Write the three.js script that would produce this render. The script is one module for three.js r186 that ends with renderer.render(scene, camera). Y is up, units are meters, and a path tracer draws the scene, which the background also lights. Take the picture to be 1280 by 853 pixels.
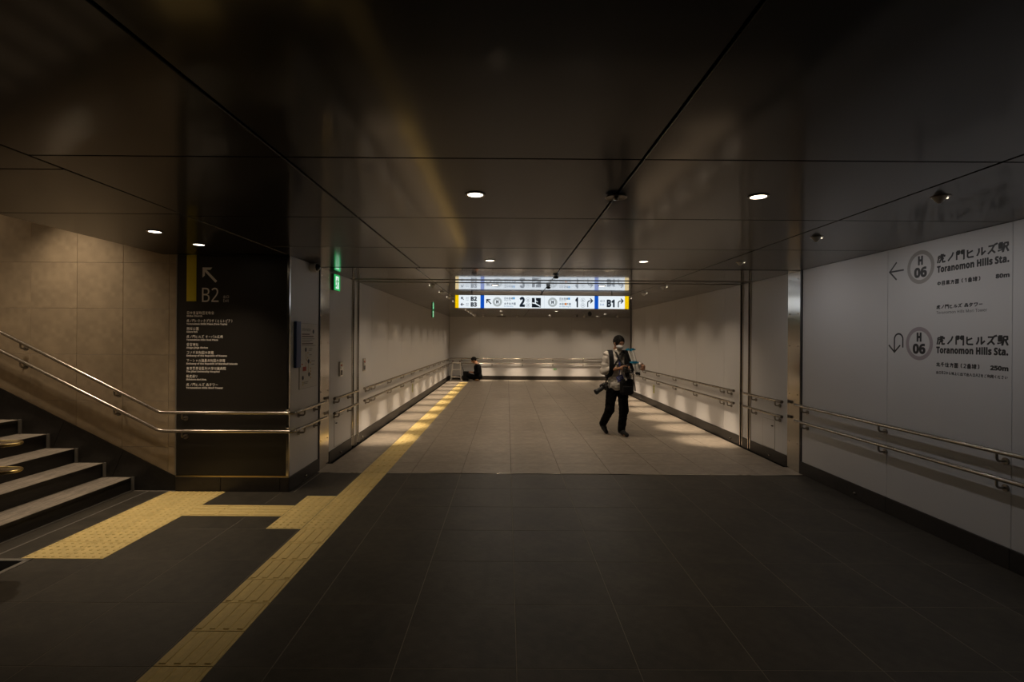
import * as THREE from 'three';
import { mergeGeometries, mergeVertices } from 'three/addons/utils/BufferGeometryUtils.js';
import { RoundedBoxGeometry } from 'three/addons/geometries/RoundedBoxGeometry.js';
import { MarchingCubes } from 'three/addons/objects/MarchingCubes.js';
import { RectAreaLightUniformsLib } from 'three/addons/lights/RectAreaLightUniformsLib.js';
import { createNoise3D } from 'simplex-noise';

// ---------------------------------------------------------------- camera, exposure
const scene = new THREE.Scene();
scene.background = new THREE.Color(0x000000);
const FPX = 636.7;
const camera = new THREE.PerspectiveCamera(2 * Math.atan(426.5 / FPX) * 180 / Math.PI, 1280 / 853, 0.05, 60);
camera.position.set(0, 1.62, 0);
camera.rotation.set(0, -0.0018, 0.0066, 'YXZ');
camera.setViewOffset(1280, 853, 4.8, 3.1, 1280, 853);
camera.updateProjectionMatrix();
const renderer = new THREE.WebGLRenderer();
renderer.toneMapping = THREE.LinearToneMapping;
renderer.toneMappingExposure = 1.0;
renderer.shadowMap.enabled = true;
RectAreaLightUniformsLib.init();

// light levels (candela / nits)
const WARM = new THREE.Color().setRGB(1.0, 0.80, 0.58);
const NEUTRAL = new THREE.Color().setRGB(1.0, 0.96, 0.95);
const I_DOWN_FRONT = 1.35, I_DOWN_FAR = 3.9, I_WASH_FAR = 24.0, I_WASH_WIDE = 1.5, I_WASH_FRONT = 0.62, I_STAIR = 9.0, I_SIGN = 0.5;

// ---------------------------------------------------------------- helpers
let seed = 7;
const rnd = () => { seed = (seed * 1664525 + 1013904223) >>> 0; return seed / 4294967296; };
const noise3 = createNoise3D(rnd);
const used = {};
const numbered = (n) => { used[n] = (used[n] || 0) + 1; return used[n] === 1 ? n : n + '_' + String(used[n] - 1).padStart(3, '0'); };
const V = (x, y, z) => new THREE.Vector3(x, y, z);
function mesh(name, geo, mat, parent, x = 0, y = 0, z = 0) {
  const m = new THREE.Mesh(geo, mat); m.name = parent === scene ? numbered(name) : name;
  m.castShadow = true; m.receiveShadow = true; m.position.set(x, y, z); parent.add(m); return m;
}
function thing(name, label, category, x = 0, y = 0, z = 0, turn = 0, group) {
  const o = new THREE.Group(); o.name = numbered(name); scene.add(o); o.position.set(x, y, z); o.rotation.y = turn;
  o.userData = { label, category }; if (group) o.userData.group = group; return o;
}
function structure(name, label, category) {
  const o = new THREE.Group(); o.name = name; scene.add(o); o.userData = { kind: 'structure', label, category }; return o;
}
function tag(o, label, category, group) { o.userData.label = label; o.userData.category = category; if (group) o.userData.group = group; return o; }
function copyOf(o, label, x, y, z, turn = 0) {
  const c = o.clone(); c.name = numbered(o.name.replace(/_\d{3}$/, '')); scene.add(c); c.position.set(x, y, z); c.rotation.y = turn;
  c.userData = { ...o.userData }; if (label) c.userData.label = label; return c;
}
// slab with its face on +z at z=0 (chamfered edge), body behind it; uv in metres
function slabGeo(w, h, t = 0.02, bev = 0.002, u0 = 0, v0 = 0) {
  const a = w / 2, b = h / 2, p = [], uv = [];
  const quad = (q) => { for (const i of [0, 1, 2, 0, 2, 3]) { p.push(...q[i]); uv.push(q[i][0] + u0, q[i][1] + v0); } };
  const F = [[-a + bev, -b + bev, 0], [a - bev, -b + bev, 0], [a - bev, b - bev, 0], [-a + bev, b - bev, 0]];
  const M = [[-a, -b, -bev], [a, -b, -bev], [a, b, -bev], [-a, b, -bev]];
  const B = M.map(([x, y]) => [x, y, -t]);
  quad(F);
  for (let i = 0; i < 4; i++) { const j = (i + 1) % 4; quad([M[i], M[j], F[j], F[i]]); quad([B[i], B[j], M[j], M[i]]); }
  quad([B[3], B[2], B[1], B[0]]);
  const g = new THREE.BufferGeometry();
  g.setAttribute('position', new THREE.Float32BufferAttribute(p, 3));
  g.setAttribute('uv', new THREE.Float32BufferAttribute(uv, 2));
  g.computeVertexNormals(); return g;
}
const slabCache = new Map();
function slab(w, h, t, bev, variant = 0) {
  const k = [w.toFixed(4), h.toFixed(4), t, bev, variant].join();
  if (!slabCache.has(k)) slabCache.set(k, slabGeo(w, h, t, bev, variant * 1.37, variant * 2.11));
  return slabCache.get(k);
}
const UP = -Math.PI / 2, DOWN = Math.PI / 2;
function floorPiece(name, parent, mat, x0, x1, z0, z1, y = 0, t = 0.02, bev = 0.0008) {
  const m = mesh(name, slab(x1 - x0, z1 - z0, t, bev, Math.floor(rnd() * 4)), mat, parent, (x0 + x1) / 2, y, (z0 + z1) / 2); m.rotation.x = UP; return m;
}
function ceilPiece(name, parent, mat, x0, x1, z0, z1, y, t = 0.02, bev = 0.003) {
  const m = mesh(name, slab(x1 - x0, z1 - z0, t, bev, 0), mat, parent, (x0 + x1) / 2, y, (z0 + z1) / 2); m.rotation.x = DOWN; return m;
}
// dir: 'x+' faces +X, 'x-' faces -X, 'z+' faces +Z, 'z-'
function wallPiece(name, parent, mat, dir, at, a0, a1, y0, y1, t = 0.015, bev = 0.002) {
  const m = mesh(name, slab(a1 - a0, y1 - y0, t, bev, Math.floor(rnd() * 4)), mat, parent);
  const c = (a0 + a1) / 2, y = (y0 + y1) / 2;
  if (dir[0] === 'x') { m.position.set(at, y, c); m.rotation.y = dir === 'x+' ? Math.PI / 2 : -Math.PI / 2; }
  else { m.position.set(c, y, at); m.rotation.y = dir === 'z+' ? 0 : Math.PI; }
  return m;
}
function boxAt(x0, x1, y0, y1, z0, z1) {
  const g = new THREE.BoxGeometry(x1 - x0, y1 - y0, z1 - z0); g.translate((x0 + x1) / 2, (y0 + y1) / 2, (z0 + z1) / 2); return g;
}
const box = (name, parent, mat, x0, x1, y0, y1, z0, z1) => mesh(name, boxAt(x0, x1, y0, y1, z0, z1), mat, parent);
function rbox(w, h, d, r = 0.004, s = 2) { return new RoundedBoxGeometry(w, h, d, s, Math.min(r, w / 2.01, h / 2.01, d / 2.01)); }
function lathe(pts, seg = 32) { return new THREE.LatheGeometry(pts.map(([r, y]) => new THREE.Vector2(r, y)), seg); }
function roundedPath(pts, r) {
  const path = new THREE.CurvePath(); let prev = pts[0].clone();
  for (let i = 1; i < pts.length - 1; i++) {
    const a = pts[i].clone().sub(pts[i - 1]).normalize(), b = pts[i + 1].clone().sub(pts[i]).normalize();
    const p = pts[i].clone().addScaledVector(a, -r), q = pts[i].clone().addScaledVector(b, r);
    path.add(new THREE.LineCurve3(prev, p)); path.add(new THREE.QuadraticBezierCurve3(p, pts[i].clone(), q)); prev = q;
  }
  path.add(new THREE.LineCurve3(prev, pts[pts.length - 1].clone())); return path;
}
// tube along a polyline with rounded corners, sampled exactly at the corner arcs
function tubeAlong(pts, radius, corner = 0.03, radial = 14, caps = true) {
  const path = roundedPath(pts, corner), P = [];
  for (const c of path.curves) { const n = c.isLineCurve3 ? 1 : 6; for (let i = 0; i <= n; i++) { const q = c.getPoint(i / n); if (!P.length || P[P.length - 1].distanceTo(q) > 1e-5) P.push(q); } }
  const T = P.map((p, i) => { const a = P[Math.max(0, i - 1)], b = P[Math.min(P.length - 1, i + 1)]; return b.clone().sub(a).normalize(); });
  let N = Math.abs(T[0].y) < 0.9 ? V(0, 1, 0) : V(1, 0, 0);
  const pos = [], idx = [], uv = []; let len = 0;
  for (let i = 0; i < P.length; i++) {
    N = N.clone().addScaledVector(T[i], -N.dot(T[i])).normalize(); const B = T[i].clone().cross(N);
    if (i) len += P[i].distanceTo(P[i - 1]);
    for (let k = 0; k <= radial; k++) { const a = k / radial * 2 * Math.PI; const q = P[i].clone().addScaledVector(N, Math.cos(a) * radius).addScaledVector(B, Math.sin(a) * radius); pos.push(q.x, q.y, q.z); uv.push(k / radial, len); }
  }
  const R = radial + 1;
  for (let i = 0; i < P.length - 1; i++) for (let k = 0; k < radial; k++) { const a = i * R + k, b = a + R; idx.push(a, a + 1, b, b, a + 1, b + 1); }
  if (caps) for (const e of [0, P.length - 1]) { const c = pos.length / 3; pos.push(P[e].x, P[e].y, P[e].z); uv.push(0.5, 0.5); for (let k = 0; k < radial; k++) { const a = e * R + k; if (e === 0) idx.push(c, a + 1, a); else idx.push(c, a, a + 1); } }
  const g = new THREE.BufferGeometry(); g.setAttribute('position', new THREE.Float32BufferAttribute(pos, 3)); g.setAttribute('uv', new THREE.Float32BufferAttribute(uv, 2)); g.setIndex(idx); g.computeVertexNormals(); return g;
}
function merge(list) { return mergeGeometries(list.map((g) => { const h = g.index ? g.toNonIndexed() : g; for (const k of Object.keys(h.attributes)) if (!['position', 'normal', 'uv'].includes(k)) h.deleteAttribute(k); return h; })); }

// ---------------------------------------------------------------- textures
function noiseTexture(size, fn, srgb) {
  const d = new Uint8Array(size * size * 4);
  for (let y = 0; y < size; y++) for (let x = 0; x < size; x++) { const c = fn(x / size, y / size); const i = (y * size + x) * 4; for (let k = 0; k < 3; k++) d[i + k] = Math.max(0, Math.min(255, Math.round(c[k] * 255))); d[i + 3] = 255; }
  const t = new THREE.DataTexture(d, size, size); t.wrapS = t.wrapT = THREE.RepeatWrapping; t.magFilter = THREE.LinearFilter; t.minFilter = THREE.LinearMipmapLinearFilter; t.generateMipmaps = true;
  if (srgb) t.colorSpace = THREE.SRGBColorSpace; t.needsUpdate = true; return t;
}
const hash = (i, j, s) => { let h = (i * 374761393 + j * 668265263 + Math.round(s * 7919) * 1274126177) | 0; h = Math.imul(h ^ (h >>> 13), 1274126177); return ((h ^ (h >>> 16)) >>> 0) / 4294967296 * 2 - 1; };
const tile3 = (u, v, f, s) => { const x = u * f, y = v * f, i = Math.floor(x), j = Math.floor(y), a = x - i, b = y - j, p = a * a * (3 - 2 * a), q = b * b * (3 - 2 * b), w = (k) => ((k % f) + f) % f; const h = (m, n) => hash(w(i + m), w(j + n), s); return (h(0, 0) * (1 - p) + h(1, 0) * p) * (1 - q) + (h(0, 1) * (1 - p) + h(1, 1) * p) * q; };
const stoneTex = (r, g, b, amp, s) => noiseTexture(256, (u, v) => { const n = 1 + amp * (0.5 * tile3(u, v, 6, s) + 0.5 * tile3(u, v, 22, s + 3) + 0.6 * (rnd() - 0.5)); return [r * n, g * n, b * n]; }, true);
const grainBump = noiseTexture(256, (u, v) => { const n = 0.5 + 0.25 * tile3(u, v, 40, 11) + 0.3 * (rnd() - 0.5); return [n, n, n]; });
const brushTex = noiseTexture(128, (u, v) => { const n = 0.5 + 0.3 * noise3(u * 90, v * 0.6, 5) + 0.2 * (rnd() - 0.5); return [n, n, n]; });
grainBump.repeat.set(2.5, 2.5);
const rep = (t, r) => { t.repeat.set(r, r); return t; };

// ---------------------------------------------------------------- materials
const std = (o) => new THREE.MeshStandardMaterial(o), phy = (o) => new THREE.MeshPhysicalMaterial(o);
const rgb = (r, g, b) => new THREE.Color().setRGB(r, g, b);
const M = {
  darkTile: std({ map: rep(stoneTex(0.25, 0.23, 0.196, 0.2, 1), 1.1), roughness: 0.52, bumpMap: grainBump, bumpScale: 0.0006 }),
  lightTile: std({ map: rep(stoneTex(0.62, 0.575, 0.52, 0.10, 2), 1.1), roughness: 0.45, bumpMap: grainBump, bumpScale: 0.0004 }),
  darkJoint: std({ color: rgb(0.26, 0.225, 0.18), roughness: 0.9 }),
  lightJoint: std({ color: rgb(0.09, 0.075, 0.06), roughness: 0.9 }),
  tactile: std({ map: rep(stoneTex(0.90, 0.80, 0.53, 0.06, 5), 2), roughness: 0.6 }),
  ceiling: phy({ color: rgb(0.011, 0.0095, 0.008), roughness: 0.4, specularIntensity: 0.15, clearcoat: 0.55, clearcoatRoughness: 0.11 }),
  ceilingFar: phy({ color: rgb(0.011, 0.0095, 0.008), roughness: 0.4, specularIntensity: 0.2, clearcoat: 0.85, clearcoatRoughness: 0.045 }),
  black: phy({ color: rgb(0.004, 0.004, 0.004), roughness: 0.9, specularIntensity: 0.15 }),
  whitePanel: phy({ color: rgb(0.66, 0.645, 0.64), roughness: 0.5, clearcoat: 0.2, clearcoatRoughness: 0.35 }),
  joint: std({ color: rgb(0.25, 0.24, 0.23), roughness: 0.8 }),
  baseboard: std({ map: rep(stoneTex(0.17, 0.15, 0.135, 0.2, 8), 1.5), roughness: 0.45 }),
  steel: phy({ color: rgb(0.56, 0.52, 0.46), metalness: 1, roughness: 0.16, bumpMap: brushTex, bumpScale: 0.00003 }),
  tube: std({ color: rgb(0.46, 0.415, 0.35), metalness: 1, roughness: 0.26 }),
  tubeDark: std({ color: rgb(0.30, 0.27, 0.235), metalness: 1, roughness: 0.4 }),
  beige: std({ map: rep(stoneTex(0.66, 0.59, 0.49, 0.09, 12), 1.0), roughness: 0.6, bumpMap: grainBump, bumpScale: 0.0004 }),
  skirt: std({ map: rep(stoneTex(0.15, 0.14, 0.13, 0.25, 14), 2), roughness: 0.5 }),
  tread: std({ map: rep(stoneTex(0.56, 0.52, 0.47, 0.2, 16), 3), roughness: 0.85, bumpMap: grainBump, bumpScale: 0.001 }),
  greyTrim: std({ color: rgb(0.32, 0.30, 0.27), metalness: 0.6, roughness: 0.45 }),
  plaster: std({ color: rgb(0.5, 0.46, 0.4), roughness: 0.9 }),
  brass: std({ color: rgb(0.55, 0.42, 0.18), metalness: 1, roughness: 0.3 }),
  blackPlastic: std({ color: rgb(0.015, 0.015, 0.016), roughness: 0.4 }),
  whitePlastic: std({ color: rgb(0.78, 0.75, 0.7), roughness: 0.5 }),
  yellow: std({ color: rgb(0.80, 0.64, 0.02), roughness: 0.5 }),
  blue: std({ color: rgb(0.02, 0.06, 0.22), roughness: 0.45 }),
  lamp: std({ color: 0x000000, emissive: rgb(1, 0.86, 0.66), emissiveIntensity: 6 }),
  lampSmall: std({ color: 0x000000, emissive: rgb(1, 0.84, 0.62), emissiveIntensity: 1.6 }),
};

// ---------------------------------------------------------------- lettering: strokes on a 20 x 20 grid
const GLYPH = {
  虎: '10 1,10 5/10 3,16 3/3 5,18 5,17 8/3 5,3 11,1 19/5 9,15 8/10 6,10 10,11 11,16 11/7 13,7 16,5 19/7 13,13 13,13 18,18 18,18 16',
  ノ: '16 2,13 9,4 18', 門: '2 2,2 19/2 2,8 2,8 8/2 5,8 5/2 8,8 8/12 2,18 2,18 19,16 19/12 2,12 8/12 5,18 5/12 8,18 8',
  ヒ: '4 3,4 16,6 18,17 18/4 10,15 6', ル: '6 4,6 11,2 18/12 3,12 17,19 11', ズ: '3 4,14 4,9 12,2 18/9 11,16 18/15 1,17 4/18 0,20 3',
  駅: '2 2,2 11,9 11,9 18,7 18/2 2,9 2/2 5,9 5/2 8,9 8/5 2,5 11/1 14,1 17/3 14,3 16/5 14,5 16/7 13,7 15/11 3,18 3,18 9/11 3,11 11,9 19/11 9,18 9/14 9,19 19',
  中: '3 6,17 6,17 13,3 13,3 6/10 1,10 19', 目: '4 2,16 2,16 18,4 18,4 2/4 7,16 7/4 12,16 12',
  黒: '4 2,16 2,16 9,4 9,4 2/4 5,16 5/10 2,10 14/3 11,17 11/1 14,19 14/3 16,2 19/8 16,8 19/12 16,13 19/17 16,18 19',
  方: '10 1,10 4/1 5,19 5/9 5,8 12,3 19/8 9,16 9,15 18,12 18', 面: '1 2,19 2/10 2,8 6/3 6,17 6,17 19,3 19,3 6/8 6,8 19/12 6,12 19/8 10,12 10/8 14,12 14',
  '（': '15 1,11 6,11 14,15 19', '）': '5 1,9 6,9 14,5 19', 番: '15 1,5 3/2 6,18 6/10 2,10 11/9 6,2 11/11 6,18 11/4 12,16 12,16 19,4 19,4 12/10 12,10 19/4 15,16 15',
  線: '5 1,2 5,6 6,2 10/2 10,8 9/5 10,5 19/2 13,1 17/7 13,8 16/14 1,12 3/11 3,18 3,18 9,11 9,11 3/11 6,18 6/14 10,14 19,12 18/10 12,13 12,10 17/18 11,15 13/15 13,19 18',
  森: '4 4,16 4/10 1,10 10/9 5,4 9/11 5,16 9/1 12,9 12/5 10,5 19/4 13,1 17/6 13,9 16/11 12,19 12/15 10,15 19/14 13,11 17/16 13,19 17',
  タ: '8 1,6 6,2 11/7 4,16 4,13 12,4 19/6 9,14 13', ワ: '3 9,3 4,17 4,15 12,6 19', ー: '2 10,18 10', 北: '7 2,7 18/1 7,7 7/1 17,7 14/12 2,12 17,19 17,19 14/18 6,12 10',
  千: '15 1,4 4/1 9,19 9/10 3,10 19', 住: '6 1,1 10/4 6,4 19/12 1,14 3/8 6,19 6/13 6,13 18/9 12,18 12/7 18,19 18',
  出: '10 1,10 18/3 4,3 9,17 9,17 4/2 12,2 18,18 18,18 12', 口: '4 4,16 4,16 17,4 17,4 4', か: '2 7,13 7,12 17,9 17/7 2,3 18/15 5,18 11',
  ら: '7 2,12 4/5 6,4 13,11 10,16 13,13 18,6 18', 地: '1 7,8 7/4 2,4 15/1 16,8 14/9 9,18 6,17 13,15 12/13 2,13 14/10 4,10 16,12 18,19 18,19 15',
  上: '10 2,10 18/10 9,16 9/2 18,18 18', に: '3 3,3 18/9 6,17 6/8 14,10 17,18 17', て: '2 5,18 4,11 9,10 14,15 18', 入: '7 2,10 3,8 11,2 19/10 4,13 12,19 19',
  を: '3 5,16 5/9 2,4 11,12 10,12 14/17 8,8 13,8 18,17 18', ご: '5 5,14 5/4 13,6 17,16 17/16 1,17 4', 利: '10 1,2 4/1 7,12 7/6 3,6 19/6 8,1 14/7 8,11 12/14 4,14 13/18 2,18 19,15 18',
  用: '3 2,3 13,1 19/3 2,17 2,17 19,14 19/3 8,17 8/3 13,17 13/10 2,10 19', く: '14 2,5 10,14 18', だ: '2 6,11 6/6 2,3 18/10 10,16 10/9 15,11 18,17 18/15 1,16 4',
  さ: '3 6,16 5/9 1,14 12/5 13,6 17,14 18', い: '4 4,4 13,7 17,9 14/14 5,17 13', 日: '4 2,16 2,16 18,4 18,4 2/4 10,16 10', 本: '1 6,19 6/10 1,10 19/9 6,2 14/11 6,18 14/6 15,14 15',
  基: '2 4,18 4/6 1,6 11/14 1,14 11/6 6,14 6/6 9,14 9/1 11,19 11/10 12,10 19/5 15,15 15/2 19,18 19', 督: '1 4,9 4/5 1,5 9/12 2,18 2,11 9/12 4,19 9/4 11,16 11,16 19,4 19,4 11/4 14,16 14/4 16,16 16',
  教: '1 4,9 4/5 1,5 7/1 7,10 7/9 2,1 12/3 11,8 11,6 14/6 13,6 19/2 16,9 15/13 1,10 8/12 5,19 5/17 5,15 13,10 19/12 9,15 14,19 19', 団: '2 2,18 2,18 19,2 19,2 2/5 8,15 8/11 4,11 15,9 15/7 10,8 13',
  芝: '2 4,18 4/6 1,6 7/14 1,14 7/10 6,10 9/3 10,16 10,6 17/3 15,8 18,18 19', 会: '10 1,1 8/10 1,19 8/6 8,14 8/2 12,18 12/9 12,5 18,16 17/13 14,17 19', き: '4 5,15 4/4 9,16 8/8 1,14 12/5 13,6 17,14 18',
  プ: '3 5,15 5,12 13,5 19/17 1,19 1,19 4,17 4,17 1', ラ: '4 3,15 3/3 8,16 8,13 14,6 19', ザ: '1 7,18 7/6 2,6 12/13 2,13 12,7 19/16 1,17 3/18 0,19 2', と: '6 2,8 9/15 6,6 11,5 16,9 18,16 18',
  ト: '7 2,7 19/7 9,15 13', ピ: '4 3,4 16,6 18,16 18/4 10,14 6/16 1,18 1,18 4,16 4,16 1', ア: '2 3,17 3,12 9/10 7,9 13,4 19', 西: '1 3,19 3/3 7,17 7,17 19,3 19,3 7/8 3,8 10,5 14/12 3,12 12,16 13',
  桜: '1 6,8 6/4 1,4 19/4 8,1 13/5 8,8 12/10 2,11 5/14 1,14 4/18 2,16 5/9 10,19 10/13 7,11 13,18 18/17 11,10 19', 公: '8 3,2 10/12 3,18 10/9 10,4 18,16 17/13 13,17 19',
  園: '2 2,18 2,18 19,2 19,2 2/6 5,14 5/10 3,10 7/5 7,15 7/7 9,13 9,13 12,7 12,7 9/9 13,6 17/10 13,15 17', オ: '2 6,18 6/12 1,12 18,9 18/11 7,3 15', バ: '6 5,2 16/12 5,17 16/15 1,17 4/18 0,19 3',
  広: '10 1,10 4/3 4,18 4/4 4,4 11,1 19/11 7,7 17,16 16/14 12,18 19', 場: '1 7,7 7/4 2,4 15/1 16,7 14/10 2,17 2,17 8,10 8,10 2/10 5,17 5/8 10,19 10/11 11,8 15/10 13,18 13,17 19,15 19',
  愛: '16 1,4 3/4 4,6 7/10 4,11 7/16 3,14 7/2 11,2 8,18 8,18 11/6 12,4 14/9 11,9 14,14 14/9 14,3 18/6 16,14 15,5 19/8 16,17 19', 宕: '10 0,10 3/2 7,2 3,18 3,18 7/3 9,17 9/9 9,3 17/7 13,15 13,15 19,7 19,7 13',
  神: '4 1,5 3/1 5,8 5,2 11/5 9,5 19/6 10,8 12/10 4,18 4,18 14,10 14,10 4/10 9,18 9/14 1,14 19', 社: '4 1,5 3/1 5,8 5,2 11/5 9,5 19/6 10,8 12/14 2,14 18/10 9,19 9/9 18,19 18',
  コ: '3 4,16 4,16 17/3 17,17 17', ソ: '4 4,6 9/16 3,13 12,6 18', ボ: '2 6,16 6/9 1,9 18/5 9,2 15/13 9,16 15/16 1,17 3/18 0,19 2', 共: '2 6,18 6/7 1,7 13/13 1,13 13/1 13,19 13/7 15,3 19/13 15,17 19',
  和: '9 1,1 4/1 7,10 7/5 3,5 19/5 8,1 14/6 8,9 12/12 5,18 5,18 17,12 17,12 5', 国: '2 2,18 2,18 19,2 19,2 2/5 6,15 6/6 10,14 10/5 15,15 15/10 6,10 15/12 12,13 13', 大: '1 7,19 7/10 1,10 7,2 19/10 7,18 19',
  使: '6 1,1 9/4 6,4 19/7 4,19 4/9 7,17 7,17 11,9 11,9 7/13 1,13 11,7 19/9 13,18 19', 館: '6 1,1 6/6 1,10 6/4 6,4 18,8 17/3 7,8 7,8 13,4 13/4 10,8 10/14 1,14 3/11 6,11 3,19 3,19 6/12 6,12 19/12 6,17 6,17 10,12 10/12 13,18 13,18 19,12 19',
  マ: '2 4,17 4,11 13/7 10,13 17', シ: '4 3,8 5/3 8,7 10/4 18,11 15,17 8', ャ: '4 10,16 8,13 12/8 6,11 19', 諸: '1 4,8 4/2 1,7 1/2 7,7 7/2 10,7 10/2 13,7 13,7 18,2 18,2 13/10 4,17 4/13 1,13 8/9 8,19 8/18 2,9 14/12 11,18 11,18 19,12 19,12 11/12 15,18 15',
  島: '10 0,9 2/5 2,15 2,15 8,5 8/5 5,15 5/5 2,5 11,18 11/5 11,5 13,17 13,16 19,13 19/2 15,2 19,10 19,10 15/6 15,6 19', 東: '1 4,19 4/4 7,16 7,16 13,4 13,4 7/4 10,16 10/10 1,10 19/9 13,2 19/11 13,18 19',
  京: '10 1,10 4/1 4,19 4/5 7,15 7,15 12,5 12,5 7/10 12,10 19,8 19/5 14,2 18/15 14,18 18', 慈: '6 0,7 2/14 0,12 2/1 3,19 3/6 4,3 7,8 8,4 12/14 4,11 7,17 8,12 12/3 15,2 18/7 14,8 19,14 19/11 14,12 16/16 15,18 18',
  恵: '2 3,18 3/10 1,10 11/4 5,16 5,16 11,4 11,4 5/4 8,16 8/3 14,2 18/7 14,8 19,14 19/11 13,12 15/16 14,18 17', 医: '18 2,2 2,2 19,19 19/7 4,5 8/6 6,16 6/4 11,17 11/11 6,10 12,5 17/11 11,16 17',
  科: '9 1,1 4/1 7,10 7/5 3,5 19/5 8,1 14/6 8,9 12/12 4,14 6/12 8,14 10/10 14,19 12/17 1,17 19', 学: '4 1,6 4/9 0,10 3/16 1,13 4/2 8,2 5,18 5,18 8/5 9,15 9,10 12/10 12,10 19,7 19/1 14,19 14',
  付: '6 1,1 10/4 6,4 19/8 6,19 6/15 1,15 19,12 18/9 10,12 14', 属: '3 2,17 2,17 6,3 6/3 2,3 12,1 19/15 7,6 8/6 10,17 10,17 13,6 13,6 10/11 8,11 17/5 15,18 15,18 19,16 19/5 15,5 19/8 18,14 17',
  病: '10 0,10 2/4 3,19 3/4 3,4 12,1 19/1 6,3 8/1 13,4 11/7 6,18 6/7 10,7 19/7 10,18 10,18 19,16 19/12 6,12 11,9 15/12 11,16 15', 院: '2 2,2 19/2 2,7 2,5 7,7 11,4 13/13 0,13 3/9 6,9 3,19 3,19 6/10 8,17 8/9 11,19 11/12 11,8 19/15 11,15 18,19 18,19 16',
  新: '5 0,5 2/1 3,10 3/3 4,4 7/8 4,7 7/0 8,10 8/1 11,10 11/5 8,5 19/5 12,1 16/6 12,9 15/18 1,12 3/12 3,12 11,10 19/12 8,19 8/16 8,16 19', 通: '2 2,4 4/1 8,4 8,4 15,1 18/3 16,8 18,19 18/8 2,17 2,12 5/8 6,18 6,18 15,16 15/8 6,8 15/8 9,18 9/8 12,18 12/13 6,13 15',
  り: '5 2,5 10,6 12/14 2,14 11,9 19', 比: '3 2,3 17,9 14/3 8,9 8/12 2,12 17,18 17,18 14/18 6,12 10', 谷: '7 1,2 6/13 1,18 6/10 4,1 13/10 4,19 13/5 12,15 12,15 19,5 19,5 12',
};
// draws a line of text whose top is y and whose height is size; width is the width it shall fill (optional)
function writeLine(g, str, x, y, size, weight, width) {
  const sx0 = [...str].reduce((s, c) => { if (GLYPH[c]) return s + size; g.font = `bold ${size * 1.25}px sans-serif`; return s + (c === ' ' ? size * 0.4 : g.measureText(c).width); }, 0);
  const k = width ? width / sx0 : 1;
  g.save(); g.translate(x, y); g.scale(k, 1); let cx = 0;
  g.lineJoin = 'round'; g.lineCap = 'butt'; g.lineWidth = weight;
  for (const c of str) {
    if (GLYPH[c]) {
      for (const s of GLYPH[c].split('/')) { g.beginPath(); s.split(',').forEach((p, i) => { const [a, b] = p.trim().split(' ').map(Number); const X = cx + size * (0.04 + a / 20 * 0.92), Y = size * b / 20; if (i) g.lineTo(X, Y); else g.moveTo(X, Y); }); g.stroke(); }
      cx += size;
    } else if (c === ' ') cx += size * 0.4;
    else { g.font = `bold ${size * 1.25}px sans-serif`; g.textBaseline = 'alphabetic'; g.fillText(c, cx, size * 0.95); cx += g.measureText(c).width; }
  }
  g.restore();
}
// latin text, cap height = size, baseline y
function latin(g, str, x, base, cap, width, bold = true, align = 'left') {
  g.font = `${bold ? 'bold ' : ''}${cap / 0.714}px sans-serif`; g.textBaseline = 'alphabetic'; g.textAlign = 'left';
  const w = g.measureText(str).width, k = width ? width / w : 1;
  g.save(); g.translate(align === 'right' ? x - w * k : align === 'center' ? x - w * k / 2 : x, base); g.scale(k, 1); g.fillText(str, 0, 0); if (bold) { g.strokeStyle = g.fillStyle; g.lineJoin = 'round'; g.lineWidth = cap * 0.1; g.strokeText(str, 0, 0); } g.restore();
}
function poly(g, pts, w, close) { g.lineWidth = w; g.beginPath(); pts.forEach(([a, b], i) => i ? g.lineTo(a, b) : g.moveTo(a, b)); if (close) g.closePath(); g.stroke(); }
function canvasTex(w, h, draw) {
  const c = document.createElement('canvas'); c.width = w; c.height = h; const g = c.getContext('2d'); draw(g, w, h);
  const t = new THREE.CanvasTexture(c); t.colorSpace = THREE.SRGBColorSpace; t.anisotropy = 8; return t;
}
// a printed slab: face map 0..1 over the face
function printedGeo(w, h, t = 0.015, bev = 0.001) {
  const g = slabGeo(w, h, t, bev), uv = g.attributes.uv; for (let i = 0; i < uv.count; i++) uv.setXY(i, uv.getX(i) / w + 0.5, uv.getY(i) / h + 0.5); return g;
}
const css = (r, g, b) => '#' + rgb(r, g, b).getHexString();

// ================================================================ STRUCTURE
const XL = -2.28, XR = 3.58, HF = 2.475, HB = 2.47, ZT = -6.097, ZB = -20, ZP = -5.33, ZE = -14.79, XA = 8.0, ZN = 3.0;

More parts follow.
